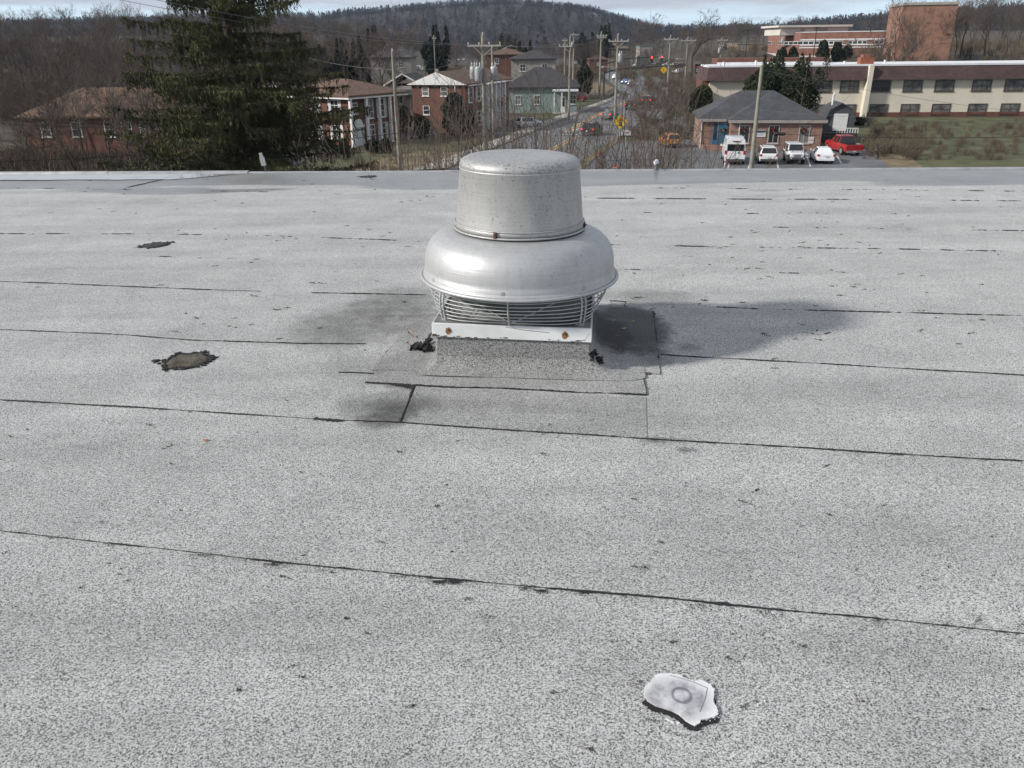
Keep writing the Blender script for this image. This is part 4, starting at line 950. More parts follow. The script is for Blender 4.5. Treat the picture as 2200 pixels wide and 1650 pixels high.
evergreen('hedge_tree', at_px(1253, 165), hpx(1255, 136, 165), 1.6, 40, 'dark clipped hedge column beside the street, behind the teal house', M_DARKEV, 2600, .25, 'column')
CG_ = 'cedar clump before the cream building'
cedar('cedar_tree', at_px(1652, 99), hpx(1652, 103, 99), 3.8, 41, 'largest dark green cedar, middle of the clump in front of the cream building', CG_, 40)
cedar('cedar_tree', at_px(1704, 97), hpx(1714, 108, 97), 3.5, 42, 'right cedar of the clump in front of the cream building', CG_, 34)
cedar('cedar_tree', at_px(1624, 101), hpx(1628, 116, 101), 2.4, 43, 'left slim cedar of the clump in front of the cream building', CG_, 24)
cedar('cedar_tree', at_px(1611, 97), hpx(1613, 176, 97), 1.5, 44, 'short young cedar at the left foot of the cedar clump', None, 14)
evergreen('round_bush', at_px(1501, 112), hpx(1501, 184, 112), 1.75, 45, 'large rounded olive shrub at the brick corner of the cream building', M_BUSH, 6000, .14, 'round', cat='shrub', base_z=0)
evergreen('round_bush', at_px(1776, 96), hpx(1776, 227, 96), 1.1, 46, 'rounded dark green shrub behind the barn shed', M_BUSH, 4000, .12, 'round', cat='shrub', base_z=0)
evergreen('round_bush', at_px(1838, 100), hpx(1838, 252, 100), 1.0, 47, 'low dark shrub on the lawn below the cream pilaster', M_DARKEV, 3000, .12, 'round', cat='shrub', base_z=0)
evergreen('round_bush', at_px(908, 92), hpx(908, 252, 92), .9, 48, 'round green bush at the left foot of the white gabled brick house', M_BUSH, 3500, .12, 'round', cat='shrub', base_z=0)
evergreen('evergreen_shrub', at_px(980, 91), hpx(980, 200, 91), 1.6, 49, 'tall dark shrub covering the right half of the gabled brick wall', M_DARKEV, 6000, .15, 'round', cat='shrub', base_z=0)
evergreen('evergreen_shrub', at_px(868, 97), hpx(868, 228, 97), 1.2, 50, 'dark evergreen shrub between the two brick houses', M_DARKEV, 4000, .15, 'round', cat='shrub', base_z=0)
evergreen('evergreen_shrub', at_px(1012, 93), hpx(1012, 236, 93), .8, 51, 'dark shrub beside the columned side of the gabled house', M_DARKEV, 2500, .14, 'round', cat='shrub', base_z=0)
for k, (px, w) in enumerate(((1660, 1.3), (1682, 1.3), (1743, 1.5), (1772, 1.2), (1794, 1.2))):
    p = at_px(px, 192); evergreen('hedge_tree', p, hpx(px, (108, 108, 96, 100, 104)[k], 192), w, 60+k, ['first clipped hedge from the left before the hilltop brick offices', 'second clipped hedge, touching the first, before the hilltop offices', 'tallest brownish hedge cone before the hilltop offices', 'narrow hedge just right of the tallest one before the hilltop offices', 'last dark hedge on the right before the hilltop offices'][k], M_DARKEV, 2200, .28, 'round', 'hedges before the hilltop offices', base_z=0)
for k, (px, w, hp) in enumerate(((705, .8, 300), (800, .9, 300), (735, .7, 308), (830, .7, 298))):
    evergreen('foundation_shrub', at_px(px, 79-.3*k), hpx(px, hp, 79-.3*k), w, 70+k, ['low brown shrub left of the white doorway', 'dark shrub right of the white doorway', 'small shrub directly under the white columns', 'low shrub at the right end of the columned brick house'][k], M_DARKEV, 1500, .12, 'round', 'shrubs along the columned brick house', base_z=0, cat='shrub')
# ---- bare trees singled out
p = at_px(1475, 250); bare_tree('bare_tree', p, hpx(1475, 18, 250), 301, 'big dark bare tree with crooked limbs against the bright sky gap', r=.55, depth=6, trunk=.35, spread=.75, up=.03, minr=.03)
p = at_px(1378, 380); bare_tree('bare_tree', p, hpx(1380, 28, 380), 302, 'round fan crowned bare tree on the skyline left of the crooked one', r=.3, depth=6, trunk=.3, spread=.55, minr=.035)
p = at_px(872, 215); bare_tree('bare_tree', p, hpx(872, 0, 215), 303, 'tall forked tree with ivy clad trunks on the left slope', r=.4, depth=4, trunk=.25, spread=.5, minr=.03, mb_=mat('ivy', (.03,.035,.02), .9, .4, 3))
p = at_px(1550, 255); bare_tree('bare_tree', p, hpx(1550, 42, 255), 304, 'bare grey brown tree left of the hilltop brick offices', r=.3, depth=5, minr=.03, spread=.7)
p = at_px(1890, 70); bare_tree('pollarded_tree', p, hpx(1890, 305, 70), 305, 'small pruned tree with a split pale limb beside the red pickup', r=.2, depth=4, trunk=.4, spread=1.1, up=.0, minr=.012, mt=M_TWIGN)
p = at_px(1862, 98); bare_tree('bare_tree', p, hpx(1862, 236, 98), 306, 'low brown bare shrub tree on the lawn above the red pickup', r=.1, depth=5, trunk=.15, spread=.9, minr=.013, mt=M_TWIGN)
p = at_px(1905, 150); bare_tree('bare_tree', p, hpx(1905, 30, 150), 307, 'tall brown bare tree before the brick tower at the right', r=.3, depth=6, trunk=.3, spread=.6, minr=.025)
p = at_px(1850, 152); bare_tree('bare_tree', p, hpx(1850, 62, 152), 308, 'brown bare tree hiding the right end of the hilltop offices', r=.25, depth=6, trunk=.25, spread=.7, minr=.025)
p = at_px(1880, 158); bare_tree('bare_tree', p, hpx(1880, 58, 158), 309, 'second bare tree before the hilltop offices, behind the brick chimney', r=.25, depth=6, trunk=.25, spread=.7, minr=.025)
p = at_px(700, 135); bare_tree('bare_tree', p, hpx(815, 108, 135), 310, 'greyish bare tree rising behind the brown hip roof', r=.15, depth=5, minr=.015, spread=.6)
p = at_px(812, 112); bare_tree('bare_tree', p, hpx(812, 112, 112), 311, 'pale many twigged bare tree between the column evergreens and the grey house', r=.12, depth=5, stems=2, minr=.013, spread=.6, mt=M_TWIGN)
for k, (px, py, Y) in enumerate(((1392, 165, 100), (1405, 150, 118), (1452, 170, 112), (1470, 150, 125), (1418, 195, 92), (1380, 200, 96), (1430, 160, 135))):
    bare_tree('street_tree', at_px(px, Y), hpx(px, py, Y), 320+k, ['low bare street tree nearest the yellow signal sign', 'bare street tree behind the dark pickup, slim and upright', 'bare tree on the verge left of the rounded olive shrub', 'bare tree directly behind the rounded olive shrub', 'bushy bare shrub at the kerb in front of the dark pickup', 'bushy bare shrub left of the dark pickup', 'farthest bare street tree by the roadside pole'][k], 'bare trees along the right kerb', r=.10, depth=5, stems=3, minr=.014, spread=.65)
# ---- thin saplings close behind the roof
SAP = [(880,205,30,8),(915,215,24,8),(950,170,28,8),(990,150,33,8),(720,300,20,4),(760,315,19,4),(690,318,22,3),(1010,225,21,7),(1105,165,32,8),(1150,120,34,9),(1185,230,22,8),(1225,200,26,9),(1120,240,20,7),(1280,235,23,7),(1388,150,34,8),(1375,165,27,10),(1400,175,24,9),(1440,230,22,7),(1475,310,18,4),(1500,325,17,4),(850,260,20,5),(1255,250,30,7),(1095,130,27,7),(1168,150,25,7),(905,180,26,6),(970,215,25,6),(1140,200,28,6),(1360,215,20,6),(1420,200,30,6),(780,300,28,4),(1460,280,26,4)]
WORDS = ['left of the fan hood', 'behind the fan hood', 'right of the fan hood', 'toward the parked orange car']
for k, (px, py, Y, st) in enumerate(SAP):
    b = at_px(px, Y); hh = max(3.0, hpx(px, py, Y))
    rgk = random.Random(900+k); S = []
    for s_ in range(st):
        a = rgk.uniform(0, 6.28); t = rgk.uniform(.05, .30); d = Vector((math.cos(a)*t, math.sin(a)*t*.6, 1)).normalized(); p0 = Vector((.1*math.cos(a), .1*math.sin(a), -.2)); L0 = hh*rgk.uniform(.72, 1.0)/d.z; r0 = rgk.uniform(.024, .044)*(Y/25)**.5; n = 12; q0 = p0
        for i in range(n):
            d = (d+Vector((rgk.gauss(0, .05), rgk.gauss(0, .05), .02))).normalized(); q = q0+d*L0/n; ra = r0*(1-i/n*.8); S.append((tuple(q0), tuple(q), ra, r0*(1-(i+1)/n*.8))); q0 = q
            if i > 4:
                for _ in range(rgk.choice((1, 1, 2))):
                    o = d.orthogonal(); o.rotate(Matrix.Rotation(rgk.uniform(0, 6.28), 3, d)); dd = (d+o*rgk.uniform(.35, .8)).normalized(); bl = hh*rgk.uniform(.08, .22); c0 = q0; rr_ = max(.0075, ra*.5)
                    for j in range(4):
                        dd = (dd+Vector((rgk.gauss(0, .08), rgk.gauss(0, .08), .10))).normalized(); c1 = c0+dd*bl/4; S.append((tuple(c0), tuple(c1), rr_*(1-.15*j), rr_*(1-.15*(j+1)))); c0 = c1
                        if rgk.random() < .55:
                            o2 = dd.orthogonal(); o2.rotate(Matrix.Rotation(rgk.uniform(0, 6.28), 3, dd)); e = (dd+o2*.7).normalized(); S.append((tuple(c0), tuple(c0+e*bl*rgk.uniform(.2, .4)), rr_*.6, .005))
    V, F = prism_np(S, 4)
    o = np_obj('sapling', V, F, M_TWIGN); o.location = b
    w = 'left of the fan hood' if px < 1000 else ('close behind the fan hood' if px < 1180 else 'right of the fan hood' if px < 1310 else 'in front of the parking lot')
    tag(o, 'thin bare multi stemmed sapling just beyond the roof edge, '+w, 'sapling', 'bare saplings beyond the roof edge, '+w)

# ---- brown undergrowth and scrub on every bank that is not mown
ub = []
for k in range(4):
    g = np.random.RandomState(700+k); n = 150; a = g.uniform(0, 6.28, n); t = g.uniform(.05, .75, n); d = np.stack([np.cos(a)*t, np.sin(a)*t, np.ones(n)], 1); d /= np.linalg.norm(d, axis=1)[:, None]
    P = np.stack([g.normal(0, .35, n), g.normal(0, .35, n), g.uniform(0, .9, n)], 1); ln = g.uniform(.3, .9, (n, 1)); sd = np.cross(d, g.normal(size=(n, 3))); sd /= np.linalg.norm(sd, axis=1)[:, None]; wd = .016
    V = np.stack([P-sd*wd, P+sd*wd, P+d*ln+sd*wd*.5, P+d*ln-sd*wd*.5], 1).reshape(-1, 3); ub.append((V, np.arange(n*4).reshape(-1, 4)))
pu = []
def scrub(n, x0, x1, y0, y1, Y0, Y1, s0, s1):
    for _ in range(n):
        if Y0: Y = rg.uniform(Y0, Y1); p = at_px(rg.uniform(x0, x1), Y)
        else: p = GP(rg.uniform(x0, x1), rg.uniform(y0, y1))
        pu.append((p.x, p.y, HT(p.x, p.y)-.1, rg.uniform(s0, s1), rg.uniform(0, 6.3), rg.randrange(4)))
scrub(1500, -150, 860, 0, 0, 110, 330, .8, 2.4); scrub(300, -150, 560, 0, 0, 46, 76, .6, 1.3); scrub(500, 1330, 2350, 0, 0, 135, 320, .8, 2.4); scrub(300, 960, 1290, 0, 0, 230, 340, .8, 2.0)
scrub(170, 1850, 2350, 262, 345, None, None, .2, .7); scrub(60, 1870, 1990, 280, 340, None, None, .4, .9); scrub(90, 1385, 1490, 205, 292, None, None, .4, .9); scrub(80, 1330, 1480, 286, 299, None, None, .2, .5); scrub(50, 560, 860, 335, 371, None, None, .2, .5)
wood('undergrowth', ub, pu, mat('scrub_twigs', (.095, .075, .055), 1, .35, .2, c2=(.14, .11, .075)))
# ================================================================== BUILDINGS
M_WTRIM = mat('white_trim', (.62, .62, .61), .6, .08, 2); M_GLASS = mat('window_glass', (.03, .035, .04), .12, .5, .8, spec=.6)
M_CREAM = mat('cream_stucco', (.60, .55, .46), .85, .07, .5); M_PLINTH = M_BRICK
M_ROOFBR = shingle('brown_shingles', (.128, .076, .052)); M_ROOFDK = shingle('charcoal_shingles', (.055, .058, .064)); M_ROOFGR = shingle('dark_green_shingles', (.03, .042, .038))
M_ROOFBK = shingle('black_shingles', (.045, .042, .046)); M_MANS = shingle('brown_mansard', (.075, .045, .042), .3); M_SIDING = mat('grey_siding', (.28, .26, .24), .8, .1, 1); M_TEAL = mat('teal_siding', (.20, .265, .25), .75, .14, 1)
M_TAN = mat('tan_wall', (.25, .2, .15), .85, .15, .6); M_SHUT = mat('white_shutter', (.52, .53, .53), .6, .1, 3); M_DKFR = mat('bronze_frame', (.07, .055, .045), .6, .2, 3); M_MEMB = mat('white_roof_membrane', (.62, .63, .65), .7, .1, 1)
FACE = {'f': (Vector((1,0,0)), Vector((0,-1,0))), 'r': (Vector((0,1,0)), Vector((1,0,0))), 'l': (Vector((0,-1,0)), Vector((-1,0,0))), 'b': (Vector((-1,0,0)), Vector((0,1,0)))}
def quadbox(mb, o, u, n, x0, x1, z0, z1, d0, d1):
    vs = [o+u*x+n*d+Vector((0,0,z)) for d in (d0, d1) for (x, z) in ((x0,z0),(x1,z0),(x1,z1),(x0,z1))]
    mb.add(vs, [(3,2,1,0),(4,5,6,7),(0,1,5,4),(1,2,6,5),(2,3,7,6),(3,0,4,7)])
WC = [0]; M_BLIND = mat('blind_glass', (.16,.16,.155), .3, .3, 3.0); M_CURT0 = mat('half_curtained_glass', (.05,.055,.06), .15, .8, 1.4, c2=(.2, .2, .19))
def window(par, o, face, x, z, w, h, fm=None, shutters=False, mull=(1, 1), fw=.07, pane=None, sill=True, extra=None, label=None):
    u, n = FACE[face]; o = Vector(o); f = MB()
    x0, x1, z0, z1 = x-w/2, x+w/2, z, z+h
    quadbox(f, o, u, n, x0, x0+fw, z0, z1, 0, .06); quadbox(f, o, u, n, x1-fw, x1, z0, z1, 0, .06)
    quadbox(f, o, u, n, x0+fw, x1-fw, z0, z0+fw, 0, .06); quadbox(f, o, u, n, x0+fw, x1-fw, z1-fw, z1, 0, .06)
    for i in range(1, mull[0]+1):
        xx = x0+w*i/(mull[0]+1); quadbox(f, o, u, n, xx-fw*.35, xx+fw*.35, z0+fw, z1-fw, 0, .045)
    for i in range(1, mull[1]+1):
        zz = z0+h*i/(mull[1]+1); quadbox(f, o, u, n, x0+fw, x1-fw, zz-fw*.35, zz+fw*.35, 0, .042)
    if sill: quadbox(f, o, u, n, x0-.06, x1+.06, z0-.08, z0-.002, 0, .1)
    fo = f.build('window', fm or M_WTRIM, par)
    if label: fo['label'] = label
    g = MB(); quadbox(g, o, u, n, x0+fw*.5, x1-fw*.5, z0+fw*.5, z1-fw*.5, .004, .02); WC[0] += 1; g.build('pane', pane or (M_GLASS, M_GLASS, M_BLIND, M_GLASS, M_CURT0)[(WC[0]*7) % 5], fo)
    if shutters:
        for s in (-1, 1):
            sh = MB(); c = x+s*(w/2+.19); quadbox(sh, o, u, n, c-.17, c+.17, z0-.05, z1+.05, 0, .05)
            sh.build('shutter', M_SHUT, fo)
    return fo
def house(name, loc, yaw, label, W_, D_, H_, wm, cat='house', base=-1.0):
    t = empty(name, loc, yaw, label, cat); MB().box(0, W_, 0, D_, base, H_).build('wall', wm, t); return t
# --- A: columned brick house
K = GP(758, 315); yawA = R_(-35); WA, DA, HA = 9.0, 7.4, 4.75
ca, sa = math.cos(yawA), math.sin(yawA); oA = Vector((K.x-WA*ca, K.y-WA*sa, GZ))
hA = house('brick_house', oA, yawA, 'two storey red brick house with brown hip roof, white columns and arched white doorway', WA, DA, HA, M_BRICK)
MB().hip(0, WA, 0, DA, HA, 1.35, .75, .2).build('roof', M_ROOFBR, hA)
MB().box(-.72, WA+.72, -.72, -.70+.02, HA-.16, HA-.004).box(WA+.70, WA+.72, -.7, DA+.72, HA-.16, HA-.004).build('gutter', M_WTRIM, hA)
MB().box(-.6, WA+.6, -.6, -.02, HA-.10, HA-.03).box(WA+.02, WA+.6, -.02, DA+.6, HA-.1, HA-.03).build('soffit', M_WTRIM, hA)
for yy in (-.35, 1.9, 3.75, 5.4):
    MB().box(WA+.38, WA+.64, yy-.13, yy+.13, -.3, HA-.11).box(WA+.35, WA+.67, yy-.17, yy+.17, -.3, .1).box(WA+.36, WA+.66, yy-.15, yy+.15, HA-.25, HA-.105).build('column', M_WTRIM, hA)
for x in (3.9, 6.9):
    window(hA, (0,0,0), 'f', x, 2.9, 1.15, 1.55, shutters=True, mull=(1, 2)); window(hA, (0,0,0), 'f', x, .55, 1.15, 1.45, shutters=True, mull=(1, 2))
window(hA, (WA,0,0), 'r', .75, 3.1, .7, 1.1, mull=(1, 2)); window(hA, (WA,0,0), 'r', 2.8, 2.55, 1.1, 1.9, mull=(1, 2)); window(hA, (WA,0,0), 'r', 4.6, 2.55, .8, 1.9, shutters=True, mull=(0, 2))
window(hA, (WA,0,0), 'r', 2.8, .35, 1.1, 1.6, mull=(1, 2)); window(hA, (WA,0,0), 'r', 4.6, .3, .8, 1.7, shutters=True, mull=(0, 2))
dA = MB(); quadbox(dA, Vector((WA,0,0)), *FACE['r'], .35, 1.6, -.3, 1.75, 0, .05); dA = dA.build('door', M_SHUT, hA)
dd = MB(); 
quadbox(dd, Vector((WA,0,0)), *FACE['r'], .3, .42, -.3, 2.0, .05, .16); quadbox(dd, Vector((WA,0,0)), *FACE['r'], 1.53, 1.65, -.3, 2.0, .05, .16); quadbox(dd, Vector((WA,0,0)), *FACE['r'], .2, 1.75, 1.8, 2.02, .05, .2)
dd.build('door_frame', M_WTRIM, dA)
ar = MB(); ar.extr([(WA+.06, .98+.62*math.cos(a), 2.02+.62*math.sin(a)) for a in [i*math.pi/12 for i in range(13)]], (.08, 0, 0)); ar = ar.build('fanlight', M_WTRIM, dA)
for s in (-1, 1): window(hA, (WA,0,0), 'r', .98+s*.17, .5, .22, .85, M_WTRIM, mull=(0, 1), sill=False, fw=.03)
MB().box(WA+.02, WA+1.6, -.6, 6.0, -.45, -.25).build('porch', M_CONC, hA)
for k in range(3): pass
# --- D: gable house behind the spruce
oD = CP(560, 300, 92); oD = Vector((oD.x, 92, GZ)); hD = house('brick_house', oD, R_(-25), 'brick house with white gable mostly hidden behind the big spruce', 5.4, 9, 4.3, M_BRICK)
MB().gable(0, 5.4, 0, 9, 4.3, 1.7, .35).build('roof', M_ROOFBR, hD)
MB().extr([(-.2,-.03,4.3),(5.6,-.03,4.3),(2.7,-.03,5.95)], (0, -.05, 0)).build('gable', M_WTRIM, hD)
for x in (1.3, 4.0): window(hD, (0,0,0), 'f', x, 2.6, .8, 1.2); window(hD, (0,0,0), 'f', x, .5, .8, 1.2)
# --- B: brick house with white pediment
pb_ = GP(890, 284); yawB = R_(-20); WB, DB, HB = 6.7, 14.5, 5.25
hB = house('brick_house', (pb_.x, pb_.y, GZ), yawB, 'brick house with bright white triangular gable and small white framed windows', WB, DB, HB, M_BRICK)
MB().gable(0, WB, 0, DB, HB, 1.3, .4).build('roof', M_ROOFBR, hB)
gb = MB(); gb.extr([(-.42,-.04,HB+.02),(WB+.42,-.04,HB+.02),(WB/2,-.04,HB+1.38)], (0, -.4, 0)); gb = gb.build('gable', M_WTRIM, hB)
MB().tube([(WB/2, -.45, HB+.85), (WB/2, -.49, HB+.85)], .17, 14).build('gable_vent', M_SHUT, gb)
MB().box(WB*.84, WB*.84+.06, -.5, -.44, 0, HB).box(WB+.42, WB+.5, 0, DB, HB-.14, HB).build('gutter', M_WTRIM, hB)
for (x, z) in ((1.75, 4.05), (4.1, 4.05), (1.75, 2.0), (1.75, .1)): window(hB, (0,0,0), 'f', x, z, .85, 1.0, mull=(0, 1))
for y in (1.6, 4.0, 7.0, 9.6, 12.6):
    window(hB, (WB,0,0), 'r', y, 3.3, 1.0, 1.6, shutters=True, mull=(0, 2)); window(hB, (WB,0,0), 'r', y, .6, 1.0, 1.6, shutters=True, mull=(0, 2))
for y in (5.3, 6.6, 7.9, 9.2, 11.0): MB().box(WB+.55, WB+.82, y-.14, y+.14, -.2, HB-.15).build('column', M_WTRIM, hB)
MB().box(WB+.1, WB+.95, 5.0, 11.3, HB-.14, HB-.004).build('porch_roof', M_WTRIM, hB)
# --- E: grey gabled house
p = at_px(838, 122); hE = house('grey_house', (p.x, p.y, GZ), R_(-6), 'pale grey sided house with white edged gable and dark green roof', 5.0, 9, 4.1, M_SIDING)
MB().gable(0, 5.0, 0, 9, 4.1, 1.45, .3).build('roof', M_ROOFGR, hE)
MB().bar((-.35,-.4,4.15), (2.5,-.4,5.72), .1, .16).bar((2.5,-.4,5.72), (5.35,-.4,4.15), .1, .16).build('gable_trim', M_WTRIM, hE)
MB().extr([(-.3,-.02,3.5),(5.3,-.02,3.5),(5.3,-1.5,2.9),(-.3,-1.5,2.9)], (0, 0, .12)).build('porch_roof', M_ROOFGR, hE)
window(hE, (0,0,0), 'f', 1.9, 1.6, .8, 1.1)
MB().box(6.2, 6.7, 5, 5.5, 3.5, 6.2).build('chimney', M_SIDING, hE)
# --- F: teal house with big dark roof
p = GP(1090, 243); p2 = GP(1240, 243); WF = p2.x-p.x
hF = house('teal_house', (p.x, p.y, GZ), R_(-4), 'teal house with large black hip roof and a white columned porch', WF, 8, 3.5, M_TEAL)
MB().hip(0, WF, 0, 8, 3.5, 2.6, .5, .16).build('roof', M_ROOFBK, hF)
xr = WF-3.3
MB().box(xr-.3, WF+.2, -1.6, -.02, 3.05, 3.3).build('porch_roof', M_MEMB, hF)
for x in (xr, xr+1.1, xr+2.2): MB().box(x-.09, x+.09, -1.5, -1.32, 0, 3.04).build('column', M_WTRIM, hF)
dF = MB().box(xr+.95, xr+1.65, -.06, -.005, .1, 2.3).build('door', M_WTRIM, hF); MB().box(xr+1.08, xr+1.52, -.09, -.062, .9, 2.1).build('pane', M_GLASS, dF)
for x in (1.6, 4.4, WF-.55): window(hF, (0,0,0), 'f', x, 1.2, .9, 1.3)
MB().box(xr-.3, WF+.2, -1.6, -.02, -.3, .08).build('porch', M_CONC, hF)
# --- G, H and small far buildings
def far_house(name, px0, px1, Y, pe, pr, wm, rm, label, D_=8, yaw=0, roof='hip', cat='house'):
    a = at_px(px0, Y); b = at_px(px1, Y); w = b.x-a.x; H_ = CP((px0+px1)/2, pe, Y).z-a.z; rise = max(.6, CP((px0+px1)/2, pr, Y+D_/2).z-a.z-H_)
    t = house(name, a, yaw, label, w, D_, H_, wm, cat)
    if roof == 'hip': MB().hip(0, w, 0, D_, H_, rise, .4, .15).build('roof', rm, t)
    elif roof == 'gable': MB().gable(0, w, 0, D_, H_, rise, .3).build('roof', rm, t)
    else: MB().box(-.15, w+.15, -.15, D_+.15, H_, H_+.3).build('roof', rm, t)
    n = max(1, int(w/3.5))
    for i in range(n): window(t, (0,0,0), 'f', w*(i+.5)/n, max(.6, H_-1.9), 1.0, 1.2)
    return t
far_house('dark_roofed_house', 1101, 1192, 150, 128, 109, M_SIDING, M_ROOFBK, 'grey house with black hip roof standing behind the teal house', 9)
far_house('hip_roofed_house', 808, 892, 175, 124, 93, M_SIDING, mat('mauve_roof', (.10,.085,.085), .9, .25, 1), 'house with tall purplish grey hip roof among bare trees', 11)
far_house('ranch_house', 1050, 1130, 200, 118, 104, M_BRICK, shingle('rust_shingles', (.12,.07,.052)), 'low house with long rusty brown roof behind the near power pole', 9)
far_house('white_roofed_building', 1083, 1118, 290, 106, 97, M_TAN, M_MEMB, 'small far building with pale white roof below the hill', 9, roof='gable', cat='building')
far_house('tan_building', 1300, 1346, 330, 106, 93, M_TAN, mat('tan_roof', (.14,.10,.07), .9, .2, 1), 'broad tan roofed building behind the street poles', 14, cat='building')
far_house('tan_building', 1566, 1616, 300, 95, 92, M_TAN, M_TAN, 'flat roofed tan building between the bare trees and the hilltop offices', 14, roof='flat', cat='building')
far_house('green_roofed_shed', 1365, 1392, 340, 100, 96, M_SIDING, mat('green_metal', (.10,.17,.16), .6, .2, 1), 'small far building with greenish metal roof beside the street', 10, roof='flat', cat='building')
far_house('brown_house', 1262, 1300, 300, 128, 118, M_BRICK, M_ROOFBR, 'low brown roofed house just left of the far street bend', 9)
# hillside houses: pale little dots
for k, (px, py, Y, lb) in enumerate(((1118, 60, 900, 'tan house with pale walls low on the wooded hill'), (1106, 71, 820, 'white house just below the tan house on the wooded hill'), (928, 33, 1100, 'tiny white house high on the left hillside'), (1262, 33, 1120, 'tiny white house high on the right hill shoulder'), (1248, 42, 1080, 'small pale house left of centre below the right hill shoulder'), (1278, 40, 1060, 'small pale house among trees on the right hill shoulder'))):
    p = CP(px, py, Y); z = HILL(p.x, Y); t = house('hillside_house', (p.x, Y, p.z-5), 0, lb, 11, 9, 7, mat('pale_wall', (.30,.28,.26), .8, .15, .3), base=-20); MB().gable(0, 11, 0, 9, 7, 3, .5).build('roof', M_SIDING, t)
# --- I: low brick ranch at the left, J: grey shed roof near the edge
a = at_px(60, 78); hI = house('brick_ranch', (a.x, 78, GZ), R_(-4), 'long low brick building with brown roof and white windows behind the spruce', 16.5, 8, 3.6, M_BRICK)
MB().hip(0, 16.5, 0, 8, 3.6, 2.3, .5).build('roof', M_ROOFBR, hI)
for x in (2, 5, 8.2, 9.9, 11.6, 12.9, 14.8): window(hI, (0,0,0), 'f', x, 1.9, .95, 1.35, mull=(0, 1))
MB().box(10.2, 12.2, -1.2, -.02, 1.15, 1.5).build('awning', mat('navy_awning', (.02,.022,.04), .8, .2, 4), hI)
a = at_px(280, 52); hJ = house('shed', (a.x, 52, GZ), R_(-10), 'dark grey low pitched shed roof just below the roof edge at left', 8.5, 6, 2.0, M_SIDING, 'shed'); MB().gable(0, 8.5, 0, 6, 2.0, 1.3, .3).build('roof', M_ROOFDK, hJ)
# --- K: brick office
YK = 78.0; KYAW = R_(-8); xL = CP(1506, 300, YK).x; xM = CP(1566, 300, YK).x; xR = CP(1760, 300, YK-.8).x
hK = empty('brick_office', (xL, YK, GZ), KYAW, 'single storey brick office with charcoal hip roof and blue front door', 'office building'); wK = xR-xL; mK = xM-xL; HK = 2.62
MB().box(0, mK, 1.2, 9, -.5, HK).box(mK+.002, wK, 0, 9.002, -.5, HK-.004).build('wall', M_BRICKB, hK)
rk = MB(); rk.hip(0, wK, 1.2, 9, HK, 2.25, .30, .16).hip(mK, wK, 0, 9.0, HK-.02, 2.2, .32, .16); rk.build('roof', M_ROOFDK, hK)
MB().box(mK-.32, wK+.32, -.35, -.325, HK-.16, HK+.1).box(-.30, mK-.35, .87, .895, HK-.14, HK+.12).build('gutter', M_SIDING, hK)
M_BLUE = mat('blue_door', (.02, .12, .22), .5, .15, 3)
dK = MB().box(mK-1.0, mK-.12, 1.13, 1.19, .38, 2.42).build('door', M_BLUE, hK); MB().tube([(mK-.9, 1.1, 1.3), (mK-.9, 1.04, 1.3)], .035, 8).build('handle', M_CONC, dK)
sd = MB().box(mK-1.5, mK-1.06, 1.13, 1.19, .38, 2.42).build('sidelight', M_BLUE, hK); MB().box(mK-1.42, mK-1.14, 1.11, 1.128, .8, 2.3).build('pane', M_GLASS, sd)
MB().box(mK-1.05, mK-1.01, 1.1, 1.18, .38, 2.46).box(mK-1.55, mK-.05, 1.1, 1.18, 2.425, 2.5).build('door_frame', M_SIDING, hK)
MB().box(.2, mK-.25, -.2, 1.19, -.3, .36).box(.9, mK-.25, -.55, -.203, -.3, .2).box(.9, mK-.25, -.9, -.553, -.3, .05).build('steps', M_BRICKB, hK)
rl = MB(); [rl.tube([(x, -.15, .36), (x, -.15, 1.1)], .02, 6) for x in (.25, .9, 1.5)]; rl.tube([(.25, -.15, 1.1), (1.5, -.15, 1.1)], .022, 6); rl.build('handrail', mat('black_iron', (.02,.02,.02), .6, .2, 5), hK)
MB().box(mK+.75, mK+.83, -.09, -.01, 0, HK-.16).build('downspout', M_WTRIM, hK); MB().box(.03, .1, 1.1, 1.19, 0, HK-.1).build('downspout', M_WTRIM, hK)
kx = lambda px: (CP(px, 295, YK-.9).x-xL)/math.cos(KYAW)
wr = []
for px in (1600.5, 1661, 1723.5):
    w = window(hK, (0,0,0), 'f', kx(px), .62, .98, 1.62, mull=(1, 0), fm=mat('pale_pink_trim', (.42,.36,.34), .7, .1, 3)); wr.append(kx(px)-.12)
M_WREATH = foliage_mat('wreath_green', (.015, .03, .012), (.03, .05, .02)); M_RED = mat('red_ribbon', (.42, .03, .03), .6, .2, 5)
def wreath(x, y, z, label, par_loc):
    q_ = Matrix.Rotation(KYAW, 3, 'Z')@Vector((x, y, z)); t = empty('wreath', par_loc+q_, KYAW, label, 'wreath', 'christmas wreaths on the brick office')
    g = np.random.RandomState(3); a = g.uniform(0, 6.28, 240); r1 = g.normal(0, .045, (240, 3)); P = np.stack([.21*np.cos(a), r1[:, 1]*.6, .21*np.sin(a)], 1)+r1*[1, .4, 1]
    V, F = leafy(P, .05, 4); np_obj('ring', V, F, M_WREATH, t); b = MB()
    for s in (-1, 1): b.extr([(0,-.05,.18),(s*.13,-.05,.27),(s*.13,-.05,.12)], (0,-.02,0)); b.extr([(0,-.05,.17),(s*.09,-.05,-.05),(s*.03,-.05,-.05)], (0,-.02,0))
    b.build('bow', M_RED if 'pale' not in label else M_CONC, t)
for x, lb in zip(wr, ('green wreath with red bow on the office window behind the white van', 'green wreath with red bow on the middle office window', 'green wreath with red bow on the office window behind the boxy off-roader')): wreath(x, -.1, 1.75, lb, Vector((xL, YK, GZ)))
